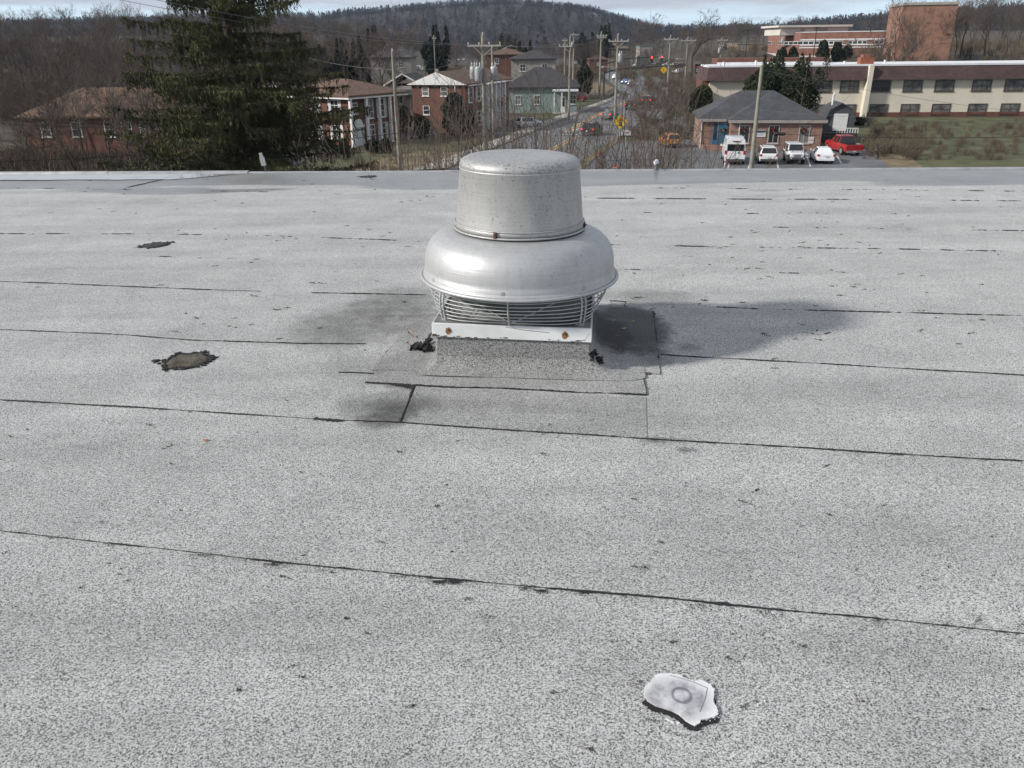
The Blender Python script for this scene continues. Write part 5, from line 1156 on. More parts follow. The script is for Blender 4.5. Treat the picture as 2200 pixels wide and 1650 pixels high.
wreath(mK-.56, 1.08, 1.65, 'small wreath with a pale ribbon hanging on the blue office door', Vector((xL, YK, GZ)))
def wall_sign(x, z, w, h, bg_, hd, lines, label, loc):
    q_ = Matrix.Rotation(KYAW, 3, 'Z')@Vector((x, -.03, z)); t = empty('wall_sign', loc+q_, KYAW, label, 'sign'); MB().box(-w/2, w/2, -.03, 0, 0, h).build('board', bg_, t)
    if hd: MB().box(-w/2+.02, w/2-.02, -.036, -.032, h*.68, h-.03).build('header', hd, t)
    for k, (zz, ww, m_) in enumerate(lines): MB().box(-w*ww/2, w*ww/2, -.036, -.0325, h*zz, h*zz+h*.07).build('line', m_, t)
M_NAVY = mat('navy_paint', (.03, .04, .10), .6, .2, 4); M_GREYP = mat('grey_print', (.3, .32, .36), .7, .1, 4)
wall_sign(kx(1634), 1.2, .92, .62, M_WTRIM, M_NAVY, [(.5, .7, M_GREYP), (.34, .75, M_GREYP), (.18, .6, M_GREYP)], 'white wall sign with navy header beside the middle office window', Vector((xL, YK, GZ)))
wall_sign(kx(1739), .95, .44, .26, M_WTRIM, None, [(.55, .8, M_RED), (.2, .7, M_RED)], 'small white and red parking notice, upper of two on the office wall', Vector((xL, YK, GZ)))
wall_sign(kx(1739), .62, .44, .26, M_WTRIM, None, [(.55, .8, M_RED), (.2, .7, M_RED)], 'small white and red parking notice, lower of two on the office wall', Vector((xL, YK, GZ)))
# --- barn shed
p = at_px(1764, 84); bs = empty('barn_shed', (p.x+.1, 84, GZ), R_(-8), 'small grey barn shed with rounded gambrel roof, white door and railed deck', 'shed')
gm_ = [(0,0),(2.9,0),(2.9,1.7),(2.45,2.75),(1.45,3.25),(.45,2.75),(0,1.7)]
MB().extr([(x+0, 0, z+.3) for x, z in gm_], (0, 3.4, 0)).build('wall', mat('slate_grey_siding', (.065,.07,.075), .8, .2, 2), bs)
rf = MB(); rp = [(-.15,1.6),(.36,2.82),(1.45,3.4),(2.54,2.82),(3.05,1.6),(2.92,1.6),(2.46,2.74),(1.45,3.27),(.44,2.74),(-.02,1.6)]
n_ = len(rp); rf.add([(x, -.2, z+.3) for x, z in rp]+[(x, 3.6, z+.3) for x, z in rp], [(0,1,8,9),(1,2,7,8),(2,3,6,7),(3,4,5,6)]+[tuple(n_+i for i in q)[::-1] for q in ((0,1,8,9),(1,2,7,8),(2,3,6,7),(3,4,5,6))]+[((i+1) % n_, i, n_+i, n_+(i+1) % n_) for i in range(n_)]); rf.build('roof', M_ROOFDK, bs)
MB().box(.85, 2.2, -.06, -.003, 1.0, 2.65).build('door', M_WTRIM, bs)
MB().box(-.3, 3.0, -1.5, -.02, .75, .9).build('deck', mat('dark_lattice', (.04,.04,.042), .9, .3, 6), bs); MB().box(-.3, 3.0, -1.46, -1.42, -.3, .74).build('lattice', mat('dark_lattice', (.04,.04,.042)), bs)
rl = MB(); rl.box(.9, 3.0, -1.48, -1.42, 1.35, 1.42)
for i in range(9): rl.box(.95+i*.25, 1.02+i*.25, -1.47, -1.43, .92, 1.349)
rl.build('railing', M_WTRIM, bs)
MB().tube([(.9,1.6,3.2),(.9,1.6,4.35),(1.02,1.6,4.5)], .1, 8).build('flue', M_WTRIM, bs)
# --- L: long cream building with brown mansard
YL = 113.0; x0 = CP(1523, 200, YL).x; x1 = CP(2290, 200, YL).x; WL = x1-x0; HL = CP(1700, 171, YL).z-GZ; HT_ = CP(1700, 139, YL).z-GZ
hL = empty('cream_building', (x0, YL, GZ), R_(-5), 'long two storey cream building with dark brown mansard roof and bronze windows', 'apartment building')
MB().box(0, WL, 0, 12, .55, HL).build('wall', M_CREAM, hL); MB().box(-.02, WL+.02, -.06, 12.02, -1.5, .548).build('plinth', M_BRICK, hL)
MB().box(-1.0, -.02, .6, 6, -1, HL).build('end_wall', M_BRICK, hL)
ms = MB(); zt = HT_-.22
ms.add([(-.6,-.75,HL),(WL+.5,-.75,HL),(WL+.5,12.5,HL),(-.9,7.5,HL),(-.35,-.25,zt),(WL+.3,-.25,zt),(WL+.3,12.2,zt),(-.6,7.2,zt)], [(3,2,1,0),(4,5,6,7),(0,1,5,4),(1,2,6,5),(2,3,7,6),(3,0,4,7)]); ms.build('mansard', M_MANS, hL)
MB().box(-.4, WL+.3, -.32, 7, zt+.002, HT_).box(3, WL+.3, 7.002, 12.2, zt+.002, HT_).build('roof', M_MEMB, hL)
def lx(px, py=180):
    s = 0
    for _ in range(6): s = (CP(px, py, YL-s*math.sin(R_(5))).x-x0)/math.cos(R_(5))
    return s
MB().box(lx(1552), lx(1802), 6, 11, HT_, HT_+.75).build('parapet', M_BRICK, hL); MB().box(lx(1552), lx(1802), 5.9, 5.99, HT_, HT_+.26).build('parapet_flashing', M_MEMB, hL)
ch = MB().box(lx(1843), lx(1872), .3, 1.6, HT_, HT_+.8).box(lx(1848), lx(1864), .35, 1.55, HT_+.8, HT_+1.15); ch.build('chimney', mat('orange_brick', (.24,.085,.05), .85, .2, 2), hL)
MB().add([(lx(1862)-.35,-1.0,-1),(lx(1862)+.25,-1.0,-1),(lx(1862)+.25,-.0,-1),(lx(1862)-.35,0,-1),(lx(1862)-.2,-1.0,HT_-.1),(lx(1862)+.35,-1.0,HT_-.1),(lx(1862)+.35,0,HT_-.1),(lx(1862)-.2,0,HT_-.1)], [(3,2,1,0),(4,5,6,7),(0,1,5,4),(1,2,6,5),(2,3,7,6),(3,0,4,7)]).build('pilaster', M_CREAM, hL)
zU = CP(1825, 196, YL).z-GZ; hU = CP(1825, 172, YL).z-GZ-zU; zD = CP(1825, 246, YL).z-GZ; hD_ = CP(1825, 222, YL).z-GZ-zD
M_CURT = mat('curtained_glass', (.10, .105, .11), .2, .8, 1.1, c2=(.22, .22, .21))
for px in (1768, 1826, 1894, 1962, 2030, 2110, 2180): window(hL, (0,0,0), 'f', lx(px), zU, 2.45, hU, M_DKFR, mull=(1, 1), pane=M_CURT if px != 1894 else M_GLASS, fw=.12)
for px in (1756, 1820, 1888, 1955, 2022, 2100, 2170): window(hL, (0,0,0), 'f', lx(px, 230), zD, 2.4, hD_, M_DKFR, mull=(1, 1), pane=M_CURT, fw=.12)
for px, hh in ((1556, .4), (1626, .55), (1644, .4), (1716, .5), (1818, .35), (1905, .45)):
    MB().tube([(lx(px), 2, HT_), (lx(px), 2, HT_+hh)], .14, 8).build('roof_vent', M_MEMB, hL)
# --- M: hilltop red brick offices
c0 = at_px(1693, 205); zg = c0.z; A_ = at_px(1627, 262); B_ = at_px(1935, 196)
zt = CP(1693, 70, 205).z; M_OFF = brick('office_brick', (.21, .085, .062), (.25, .105, .078), (.22, .15, .12)); M_OFF2 = brick('office_brick_pale', (.30, .18, .14), (.33, .21, .16), (.26, .2, .16))
hM = empty('hilltop_offices', (c0.x, c0.y, zg), 0, 'large hilltop red brick office building with white stone bands and rooftop penthouse', 'office building')
a = A_-c0; b = B_-c0; a.z = b.z = 0; H_ = zt-zg; dpt = Vector((a.x+b.x*.9, a.y+40, 0))
def ring(mb, off, z0_, z1_, closed=True):
    # a band that follows the two street faces, standing proud by off
    n1 = Vector((a.y, -a.x, 0)).normalized(); n1 = n1 if n1.y < 0 or n1.x < 0 else -n1; n2 = Vector((b.y, -b.x, 0)).normalized(); n2 = n2 if n2.y < 0 else -n2
    c = Vector((0,0,0))+(n1+n2).normalized()*off*1.25
    for (p, q, n) in ((a, Vector(), n1), (Vector(), b, n2)):
        P0 = p+n*off if p.length > 0 else c; P1 = q+n*off if q.length > 0 else c
        mb.add([(p.x,p.y,z0_),(q.x,q.y,z0_),(P1.x,P1.y,z0_),(P0.x,P0.y,z0_),(p.x,p.y,z1_),(q.x,q.y,z1_),(P1.x,P1.y,z1_),(P0.x,P0.y,z1_)], [(0,1,2,3),(7,6,5,4),(3,2,6,7),(0,3,7,4),(1,5,6,2)])
    return mb
MB().prism([(a.x,a.y),(0,0),(b.x,b.y),(b.x+6,b.y+50),(a.x+8,a.y+20)], 2.2, H_).build('wall', M_OFF, hM)
MB().prism([(a.x,a.y),(0,0),(b.x,b.y),(b.x+6,b.y+50),(a.x+8,a.y+20)], -6, 2.198).build('ground_floor', mat('pale_stone', (.52,.49,.45), .8, .1, .3), hM)
zb = lambda py: CP(1693, py, 205).z-zg
for py, t_h in ((87.5, .3), (98.5, .22), (104, .25), (70.6, .18)): ring(MB(), .12, zb(py), zb(py)+t_h).build('stone_band', M_WTRIM, hM)
nB = Vector((b.y, -b.x, 0)).normalized(); nB = nB if nB.y < 0 else -nB; uB = b.normalized()
nA = Vector((a.y, -a.x, 0)).normalized(); nA = nA if nA.x < 0 else -nA; uA = -a.normalized()
def mwin(o, u, n, x, w, k):
    f = MB(); z0_, z1_ = zb(96.5), zb(89); quadbox(f, o, u, n, x, x+w, z0_, z1_, .02, .10); f = f.build('window', M_WTRIM, hM)
    for i in range(k): g = MB(); ww = w/k; quadbox(g, o, u, n, x+i*ww+.1, x+(i+1)*ww-.1, z0_+.12, z1_-.1, .10, .12); g.build('pane', M_GLASS, f)
cpx = lambda px: (CP(px, 95, 200).x-c0.x)
for px0, px1, k in ((1700, 1720, 2), (1729, 1774, 4), (1784, 1822, 4), (1832, 1870, 4), (1884, 1920, 4)): mwin(Vector(), uB, nB, cpx(px0), cpx(px1)-cpx(px0), k)
LA_ = a.length
for f0, f1, k in ((.03, .16, 2), (.40, .55, 2), (.58, .68, 1), (.78, .96, 2)): mwin(a, uA, nA, LA_*f0, LA_*(f1-f0), k)
pz0 = H_; pz1 = CP(1750, 58, 214).z-zg; pa = CP(1677, 60, 214).x-c0.x; pb2 = CP(1822, 60, 214).x-c0.x
MB().box(pa, pb2, 9, 22, pz0-.5, pz1).box(pa-.8, pb2+.8, 8.2, 22.8, pz1, pz1+.45).build('penthouse', mat('pale_stone', (.52,.49,.45)), hM)
MB().box(pa+.3*(pb2-pa), pa+.36*(pb2-pa), 8.9, 8.99, pz0+.2, pz1-.4).box(pa+.5*(pb2-pa), pa+.7*(pb2-pa), 8.9, 8.99, pz0+.4, pz1-.3).build('louvre', M_SIDING, hM)
# --- N: brick tower at the right
a = at_px(1893, 176); b = at_px(1995, 176); zt = CP(1910, 12, 176).z
tN = empty('brick_tower', (a.x, 176, a.z), R_(-12), 'tall plain orange brown brick tower block at the right edge', 'building'); MB().box(0, b.x-a.x, 0, 12, -6, zt-a.z).build('wall', brick('tower_brick', (.25,.12,.08), (.29,.145,.10), (.25,.18,.14)), tN); MB().box(-.2, b.x-a.x+.2, -.2, 12.2, zt-a.z, zt-a.z+.5).build('coping', M_CONC, tN)
# ================================================================== POLES, WIRES, SIGNALS
M_POLE = mat('pole_wood', (.235, .225, .185), .9, .2, 1.2); M_GALV = mat('galvanised_grey', (.36, .38, .39), .5, .15, 4, metal=.3); M_XARM = mat('crossarm_wood', (.40, .375, .33), .85, .15, 3); M_INS = mat('porcelain', (.45, .47, .48), .3, .1, 5); M_SIG = mat('dark_green_steel', (.02, .028, .026), .5, .2, 3); M_CABLE = mat('black_cable', (.02, .02, .022), .6, .2, 5); M_WIREG = mat('bare_wire', (.16, .17, .17), .5, .1, 3)
POLES = {}
def pole(px, py, Y, d, label, arms=(), trafos=(), lum=None, base_px=None, group=None, lean=0):
    top = CP(px, py, Y); x = top.x; z0 = HT(x, Y); H_ = top.z-z0; zz = lambda q: CP(px, q, Y).z-z0
    t = empty('utility_pole', (x, Y, z0), 0, label, 'utility pole', group); t.rotation_euler = (0, lean, 0)
    MB().tube([(0,0,-.3), (0,0,H_*.5), (0,0,H_)], [d*.6, d*.5, d*.38], 12).build('post', M_POLE, t); sc_ = Y/FPX*.99
    for (q, xa, xb) in arms:
        z = zz(q); A_ = (xa-px)*sc_; B_ = (xb-px)*sc_; am = MB().box(A_, B_, -d*.5-.12, -d*.5+.0, z-.07, z+.07).build('crossarm', M_XARM, t)
        L__ = B_-A_
        for fx in (.03, .35, .65, .97) if L__ > 1.5 else (.1, .9):
            MB().lathe([(.02,0),(.05,.03),(.03,.08),(.06,.11),(.035,.17),(0.0001,.2)], 8, (A_+L__*fx, -d*.5-.06, z+.07)).build('insulator', M_INS, am)
        if A_ < 0 < B_: MB().bar((-min(.9, -A_*.6), -d*.5-.05, z-.07), (0, -d*.5-.03, z-.75), .05).bar((min(.9, B_*.6), -d*.5-.05, z-.07), (0, -d*.5-.03, z-.75), .05).build('brace', M_XARM, am)
    MB().lathe([(.03,0),(.07,.05),(.05,.13),(.075,.17),(0.0001,.24)], 8, (0,0,H_)).build('insulator', M_INS, t)
    for (tx, q0, q1, dy) in trafos:
        z1 = zz(q0); z0_ = zz(q1); r = (z1-z0_)*.29; cx = (tx-px)*sc_
        tr = MB().lathe([(r*.92, z0_), (r, z0_+.06), (r, z1-.12), (r*.95, z1-.04), (r*.4, z1+.02), (0.0001, z1+.04)], 20, (cx, dy, 0)).build('transformer', M_GALV, t, True)
        for s in (-.4, .4): MB().lathe([(.04,0),(.07,.06),(.045,.12),(.07,.18),(.03,.3),(0.0001,.34)], 8, (cx+s*r, dy, z1)).build('bushing', M_INS, tr)
        MB().bar((cx, dy, (z0_+z1)/2), (0, 0, (z0_+z1)/2), .06).build('bracket', M_GALV, tr)
    if lum:
        q, xe, qe = lum; z = zz(q); xe_ = (xe-px)*sc_; ze = zz(qe)
        lo = MB().tube([(0,-.1,z), (xe_*.4,-.3,z+(ze-z)*.8), (xe_*.85,-.5,ze)], .045, 8).build('lamp_arm', M_GALV, t)
        MB().tube([(xe_*.82,-.5,ze), (xe_*.9,-.55,ze-.02), (xe_*1.05,-.6,ze-.06)], [.06,.14,.06], 8).build('lamp_head', M_GALV, lo)
    POLES[label] = (x, Y, z0, H_); return t
pole(1037, 76, 68, .36, 'nearest power pole with wide crossarm and three grey transformers behind the fan', [(98, 1006, 1073)], [(1016, 143, 171, .25), (1027, 143, 174, -.45), (1058, 143, 172, -.1)])
cab = MB(); 
pole(1057, 103, 90, .26, 'thin power pole just behind the pole with three transformers', [], [], None)
pole(843, 111, 66, .28, 'bare wooden pole without crossarm standing before the columned brick house', [], [])
pole(1214, 84, 185, .3, 'left pole of the distant trio beside the street, short crossarm', [(87, 1208, 1219)])
pole(1225, 82, 112, .26, 'middle pole of the distant trio with a one sided crossarm', [(99.5, 1203, 1227)])
pole(1233, 72, 200, .34, 'right pole of the distant trio with a small transformer', [(75, 1225, 1242)], [(1229.5, 92, 101, -.3)])
pole(1292, 70, 160, .34, 'street pole with two stacked crossarms behind the traffic signal arm', [(77, 1283, 1303), (81, 1284, 1302)])
pole(1328, 76, 108, .32, 'tall roadside pole with crossarm, lamp arm and grey transformer beside the traffic sign', [(88.5, 1309, 1349)], [(1333.5, 115, 134, -.3)], (146, 1296, 143))
pole(1441, 78, 140, .3, 'roadside power pole with white crossarm right of the red signals', [(84.5, 1428, 1456)], [], (126, 1418, 124))
pole(1478, 82, 160, .3, 'power pole with drop wires behind the bare street trees', [(87.5, 1464, 1494)], [], (127, 1456, 126))
pole(1551, 84, 190, .3, 'small far power pole with crossarm and transformer left of the hilltop offices', [(86.5, 1542, 1562), (98, 1546, 1556)], [(1547, 104, 114, -.3)])
pole(1637, 141, 60, .3, 'tall bare leaning pole in front of the brick office and parked vehicles')
pole(932, 78, 180, .24, 'small power pole on the left slope below the dark evergreen', [(82, 928, 937)])
pole(1678, 64, 150, .24, 'thin pole with a transformer before the hilltop offices', [], [(1682, 84, 93, -.2)])
def lamp_post(px, py, Y, label):
    top = CP(px, py, Y); z0 = HT(top.x, Y); t = empty('lamp_post', (top.x, Y, z0), 0, label, 'lamp post'); MB().tube([(0,0,-.2),(0,0,top.z-z0)], [.12,.08], 8).build('post', M_SIG, t); MB().box(-.5,.5,-.15,.15,top.z-z0,top.z-z0+.15).build('lamp_head', M_SIG, t)
lamp_post(1607, 66, 200, 'dark lamp post by the flat tan building'); lamp_post(1755, 60, 180, 'dark lamp post in front of the hilltop offices'); lamp_post(1312, 92, 230, 'slim lamp post beyond the street poles')
WN = [0]
def wire(a, b, sag, r, label, m=None, group=None, name='power_line'):
    P = []
    for i in range(25):
        t = i/24; p = Vector(a).lerp(Vector(b), t); p.z -= sag*4*t*(1-t); P.append(p)
    return tag(MB().tube(P, r, 5).build(name, m or M_WIREG, None), label, 'cable', group)
m1 = CP(1008, 96, 68); m2 = CP(1070, 96, 68); m3 = CP(1037, 76, 68)
for k, (px, py, a, lb) in enumerate(((160, -20, m1, 'lower bare wire sloping across the spruce to the near crossarm'), (240, -20, m2, 'upper bare wire sloping across the spruce to the near crossarm'))): wire(CP(px, py, 33), a, .5, .010, lb, group=None)
wire(CP(-60, 259, 58), CP(855, 262, 66), .45, .014, 'pale cable crossing the spruce halfway up to the bare pole', M_WIREG)
wire(CP(-60, 349, 50), CP(1037, 262, 68), .5, .022, 'thick dark cable sagging low past the white doorway', M_CABLE)
wire(CP(855, 262, 66), CP(1037, 240, 68), .4, .018, 'dark cable between the bare pole and the near power pole', M_CABLE)
wire(CP(846, 150, 66), CP(640, 118, 110), .3, .012, 'thin upper wire leaving the bare pole toward the left trees', M_WIREG); wire(CP(846, 150, 66), CP(1006, 118, 100), .6, .012, 'thin wire from the bare pole toward the near crossarm', M_WIREG)
ca_ = CP(1617, 284, 60); wire(CP(1037, 236, 68), ca_, .35, .018, 'black cable from the near pole across the road to the leaning pole', M_CABLE); wire(ca_, CP(2250, 292, 56), .25, .018, 'black cable running right from the leaning pole past the red pickup', M_CABLE)
sp_ = CP(1662, 287.5, 59.6); sq_ = CP(1688, 287.8, 59.5); tag(MB().tube([sp_+Vector((0,0,-.02)), sp_.lerp(sq_, .1), sp_.lerp(sq_, .9), sq_+Vector((0,0,-.02))], [.05, .12, .12, .05], 10).build('splice_case', M_CABLE), 'black cylindrical splice case hanging on the cable before the office', 'splice case')
wire(CP(1622, 236, 60), CP(2250, 262, 56), .2, .010, 'thin wire passing right above the barn shed', M_WIREG); wire(CP(1636, 150, 60), CP(2250, 246, 70), .3, .012, 'thin wire sloping across the cream building windows', M_WIREG)
for k, (a, b) in enumerate((((1311, 87, 108), (1429, 83, 140)), ((1347, 87, 108), (1455, 83, 140)), ((1429, 83, 140), (1465, 86, 160)), ((1455, 83, 140), (1493, 86, 160)), ((1010, 97, 68), (1284, 76, 160)), ((1070, 97, 68), (1302, 80, 160)))):
    wire(CP(*a), CP(*b), .7, .012, ['thin left wire between the transformer pole and the white crossarm pole', 'thin right wire between the transformer pole and the white crossarm pole', 'left wire from the white crossarm pole to the drop wire pole', 'right wire from the white crossarm pole to the drop wire pole', 'left wire from the near crossarm to the double crossarm street pole', 'right wire from the near crossarm to the double crossarm street pole'][k], M_WIREG)
wire(CP(1334, 196, 108), CP(1225, 228, 112), .5, .03, 'dark sagging cable bundle left of the roadside pole', M_CABLE); wire(CP(1334, 186, 108), CP(1390, 200, 125), .3, .02, 'dark cable right of the roadside pole over the street', M_CABLE)
for (px, py, lb) in ((1323, 197, 'upper black cable closure hanging beside the roadside pole'), (1316, 203, 'lower black cable closure hanging beside the roadside pole')): q = CP(px, py, 109); tag(MB().tube([q-Vector((.32,0,.2)), q-Vector((.25,0,.15)), q+Vector((.25,0,.15)), q+Vector((.32,0,.2))], [.04,.14,.14,.04], 8).build('splice_case', M_CABLE), lb, 'splice case')
# signal mast arms
RED_E = emit('red_signal_light', (1, .05, .03), 2.0)
def sig_mast(px_b, Y, arm, heads, label, hd_lit=True):
    b = CP(px_b, 200, Y); z0 = HT(b.x, Y); t = empty('signal_mast', (b.x, Y, z0), 0, label, 'traffic signal mast')
    P = [CP(x, y, Y)-Vector((b.x, Y, z0)) for x, y in arm]
    MB().tube([(0,0,-.2), (0,0,P[0].z+.4)], [.2,.16], 10).build('post', M_SIG, t); MB().tube([(0,0,P[0].z)]+P, [.13]+[.13-.012*i for i in range(len(P))], 8).build('mast_arm', M_SIG, t)
    for x, y in heads:
        q = CP(x, y, Y)-Vector((b.x, Y, z0)); h_ = MB().box(q.x-.22, q.x+.22, -.32, .05, q.z-1.0, q.z+.32).build('signal_head', M_SIG, t)
        MB().tube([(q.x,-.33,q.z), (q.x,-.36,q.z)], .21, 12).build('red_light', RED_E, h_); MB().tube([(q.x,-.325,q.z-.36), (q.x,-.34,q.z-.36)], .13, 12).build('lens', M_CABLE, h_)
    return t
sig_mast(1287, 178, [(1292,139), (1320,132), (1345,126), (1398,122.5), (1424,123)], [(1400,123.5), (1421,122.5)], 'farther signal mast carrying two glowing red lights over the street')
sig_mast(1297, 150, [(1299,157), (1312,152), (1340,147), (1400,143), (1470,140.5)], [], 'nearer dark signal mast with curved arm over the street')
# diamond warning signs with a traffic signal symbol
M_SIGNY = mat('sign_yellow', (.80, .47, .02), .5, .06, 4); M_SIGNK = mat('sign_black', (.015,.015,.015), .5, .1, 4); M_GRN = mat('sign_green', (.01,.20,.10), .5, .1, 4); M_REDS = mat('sign_red', (.40,.02,.02), .5, .1, 4)
def diamond(px, py, Y, s, label, post=True, sym=True):
    c = CP(px, py, Y); z0 = HT(c.x, Y); t = empty('warning_sign', (c.x, Y, z0 if post else c.z-s), 0, label, 'road sign'); z = c.z-(z0 if post else c.z-s)
    if post: MB().tube([(0,0,-.2), (0,0,z+s*.6)], .04, 8).build('post', M_GALV, t)
    R45 = [(0,-s),(s,0),(0,s),(-s,0)]
    pl_ = MB().extr([(x, -.05, z+y) for x, y in R45], (0, -.02, 0)).build('plate', M_SIGNY, t)
    bd = MB()
    for i in range(4):
        a = Vector((R45[i][0]*.93, -.0735, z+R45[i][1]*.93)); b = Vector((R45[(i+1)%4][0]*.93, -.0735, z+R45[(i+1)%4][1]*.93)); bd.bar(a, b, s*.035, .003)
    bd.build('border', M_SIGNK, pl_)
    if sym:
        MB().box(-s*.17, s*.17, -.078, -.0715, z-s*.5, z+s*.5).build('symbol', M_SIGNK, pl_)
        for k, m_ in ((.32, M_REDS), (0, M_SIGNY), (-.32, M_GRN)): MB().tube([(0,-.079,z+s*k), (0,-.084,z+s*k)], s*.125, 14).build('symbol_light', m_, pl_)
    else: MB().bar((0,-.079,z-s*.45), (0,-.079,z+s*.45), s*.16, .004).bar((-s*.25,-.079,z-s*.1), (0,-.079,z-s*.1), s*.12, .004).build('symbol', M_SIGNK, pl_)
diamond(1333, 262, 80, .72, 'yellow diamond sign with traffic light symbol on the right verge')
diamond(1426, 150, 150, .62, 'small yellow diamond sign hung under the nearer signal arm', False, False)
q = CP(1136, 335, 66); 
def small_sign(name, px, py, Y, w, h_, m_, label, shape='rect', lines=None, glyph=None):
    c = CP(px, py, Y); z0 = HT(c.x, Y); t = empty(name, (c.x, Y, z0), 0, label, 'sign'); z = c.z-z0; MB().tube([(0,.03,-.2), (0,.03,z)], .03, 6).build('post', M_GALV, t)
    if shape == 'oct': pts = [(w/2*math.cos(R_(22.5+45*i)), w/2*math.sin(R_(22.5+45*i))) for i in range(8)]
    elif shape == 'dia': pts = [(0,-w/2),(w/2,0),(0,w/2),(-w/2,0)]
    else: pts = [(-w/2,-h_/2),(w/2,-h_/2),(w/2,h_/2),(-w/2,h_/2)]
    pl_ = MB().extr([(x, 0, z+y) for x, y in pts], (0,-.02,0)).build('plate', m_, t)
    if lines: 
        for zz, ww, mm in lines: MB().box(-w*ww/2, w*ww/2, -.026, -.0215, z+h_*zz-h_*.06, z+h_*zz+h_*.06).build('line', mm, pl_)
    if glyph:
        g = MB()
        for bx in glyph: g.box(bx[0]*w, bx[1]*w, -.026, -.0215, z+bx[2]*h_, z+bx[3]*h_)
        g.build('letter', M_WTRIM, pl_)
    return t
small_sign('stop_sign', 1289, 334, 74, .75, .75, M_REDS, 'red stop sign seen edge on beside the lot entrance kerb', 'oct').rotation_euler = (0, 0, R_(60))
small_sign('street_sign', 1285, 316, 74.2, .8, .18, M_GRN, 'green street name blade above the red stop sign', lines=[(0, .7, M_WTRIM)])
small_sign('orange_sign', 1322, 362, 66.5, .42, .5, mat('orange_sign', (.60,.09,.03), .5, .08, 4), 'orange red square sign at the roof edge near the lot', lines=[(.15, .6, M_WTRIM), (-.15, .6, M_WTRIM)])
small_sign('hospital_sign', 1502, 164, 140, .75, .85, mat('sign_blue', (.04,.12,.42), .5, .05, 4), 'blue square hospital sign with white H by the brown mansard corner', glyph=[(-.28,-.12,-.32,.32),(.12,.28,-.32,.32),(-.12,.12,-.07,.07)])
sg_ = small_sign('monument_sign', 1502, 148, 141, 1.45, 1.5, M_SIGNK, 'black sign board with a red stripe above the blue hospital sign', lines=[(.2, .9, M_REDS), (-.05, .7, M_GREYP), (-.25, .7, M_GREYP)])
small_sign('street_notice', 1428, 197, 118, .9, 1.1, M_WTRIM, 'white square sign among the bare street trees', lines=[(.1, .6, M_GREYP)])
small_sign('sale_sign', 1345, 285, 79.5, .9, .5, M_WTRIM, 'low white and pink sign behind the yellow signal sign', lines=[(.0, .7, M_REDS)])
c = CP(1558, 350, 64.5); z0 = HT(c.x, 64.5); t = empty('marker_stake', (c.x, 64.5, z0), 0, 'white stake with red stripes standing at the near side of the white van', 'marker'); MB().tube([(0,0,0), (0,0,1.25)], .06, 8).build('stake', M_WTRIM, t)
for k in range(3): MB().tube([(0,0,.35+.3*k), (.01,0,.45+.3*k)], .064, 8).build('stripe', M_REDS, t)
# ================================================================== VEHICLES
M_CW = mat('white_car_paint', (.66,.67,.68), .28, .03, 1, coat=.6); M_CBK = mat('black_car_paint', (.02,.02,.024), .25, .1, 1, coat=.6); M_CRED = mat('red_car_paint', (.30,.014,.016), .28, .06, 1, coat=.6); M_COR = mat('orange_car_paint', (.55,.20,.03), .3, .06, 1, coat=.6); M_CBL = mat('blue_car_paint', (.05,.11,.28), .3, .05, 1, coat=.6); M_CSV = mat('silver_car_paint', (.42,.42,.41), .32, .05, 1, coat=.5, metal=.3); M_CGY = mat('grey_car_paint', (.14,.145,.15), .3, .06, 1, coat=.5); M_CMR = mat('maroon_car_paint', (.10,.015,.018), .3, .06, 1, coat=.5)
M_CG = mat('car_glass', (.012,.014,.016), .08, .3, 1, spec=.7); M_CGL = mat('light_car_glass', (.07,.09,.085), .1, .3, 1, spec=.7); M_TYRE = mat('tyre_rubber', (.018,.018,.018), .85, .2, 8); M_RIM = mat('alloy_rim', (.4,.41,.42), .4, .1, 8, metal=.6); M_BUMP = mat('dark_bumper', (.05,.052,.055), .6, .15, 4); M_TL = mat('tail_lamp', (.30,.012,.015), .3, .1, 4); M_TLE = emit('tail_lamp_lit', (1, .05, .04), .9); M_HL = emit('headlamp_lit', (1, .97, .9), 3.0); M_HLO = mat('headlamp', (.5,.52,.54), .2, .1, 6); M_PLATE = mat('number_plate', (.5,.5,.52), .5, .1, 8); M_CHR = mat('chrome_bumper', (.45,.46,.47), .25, .1, 6, metal=.8)
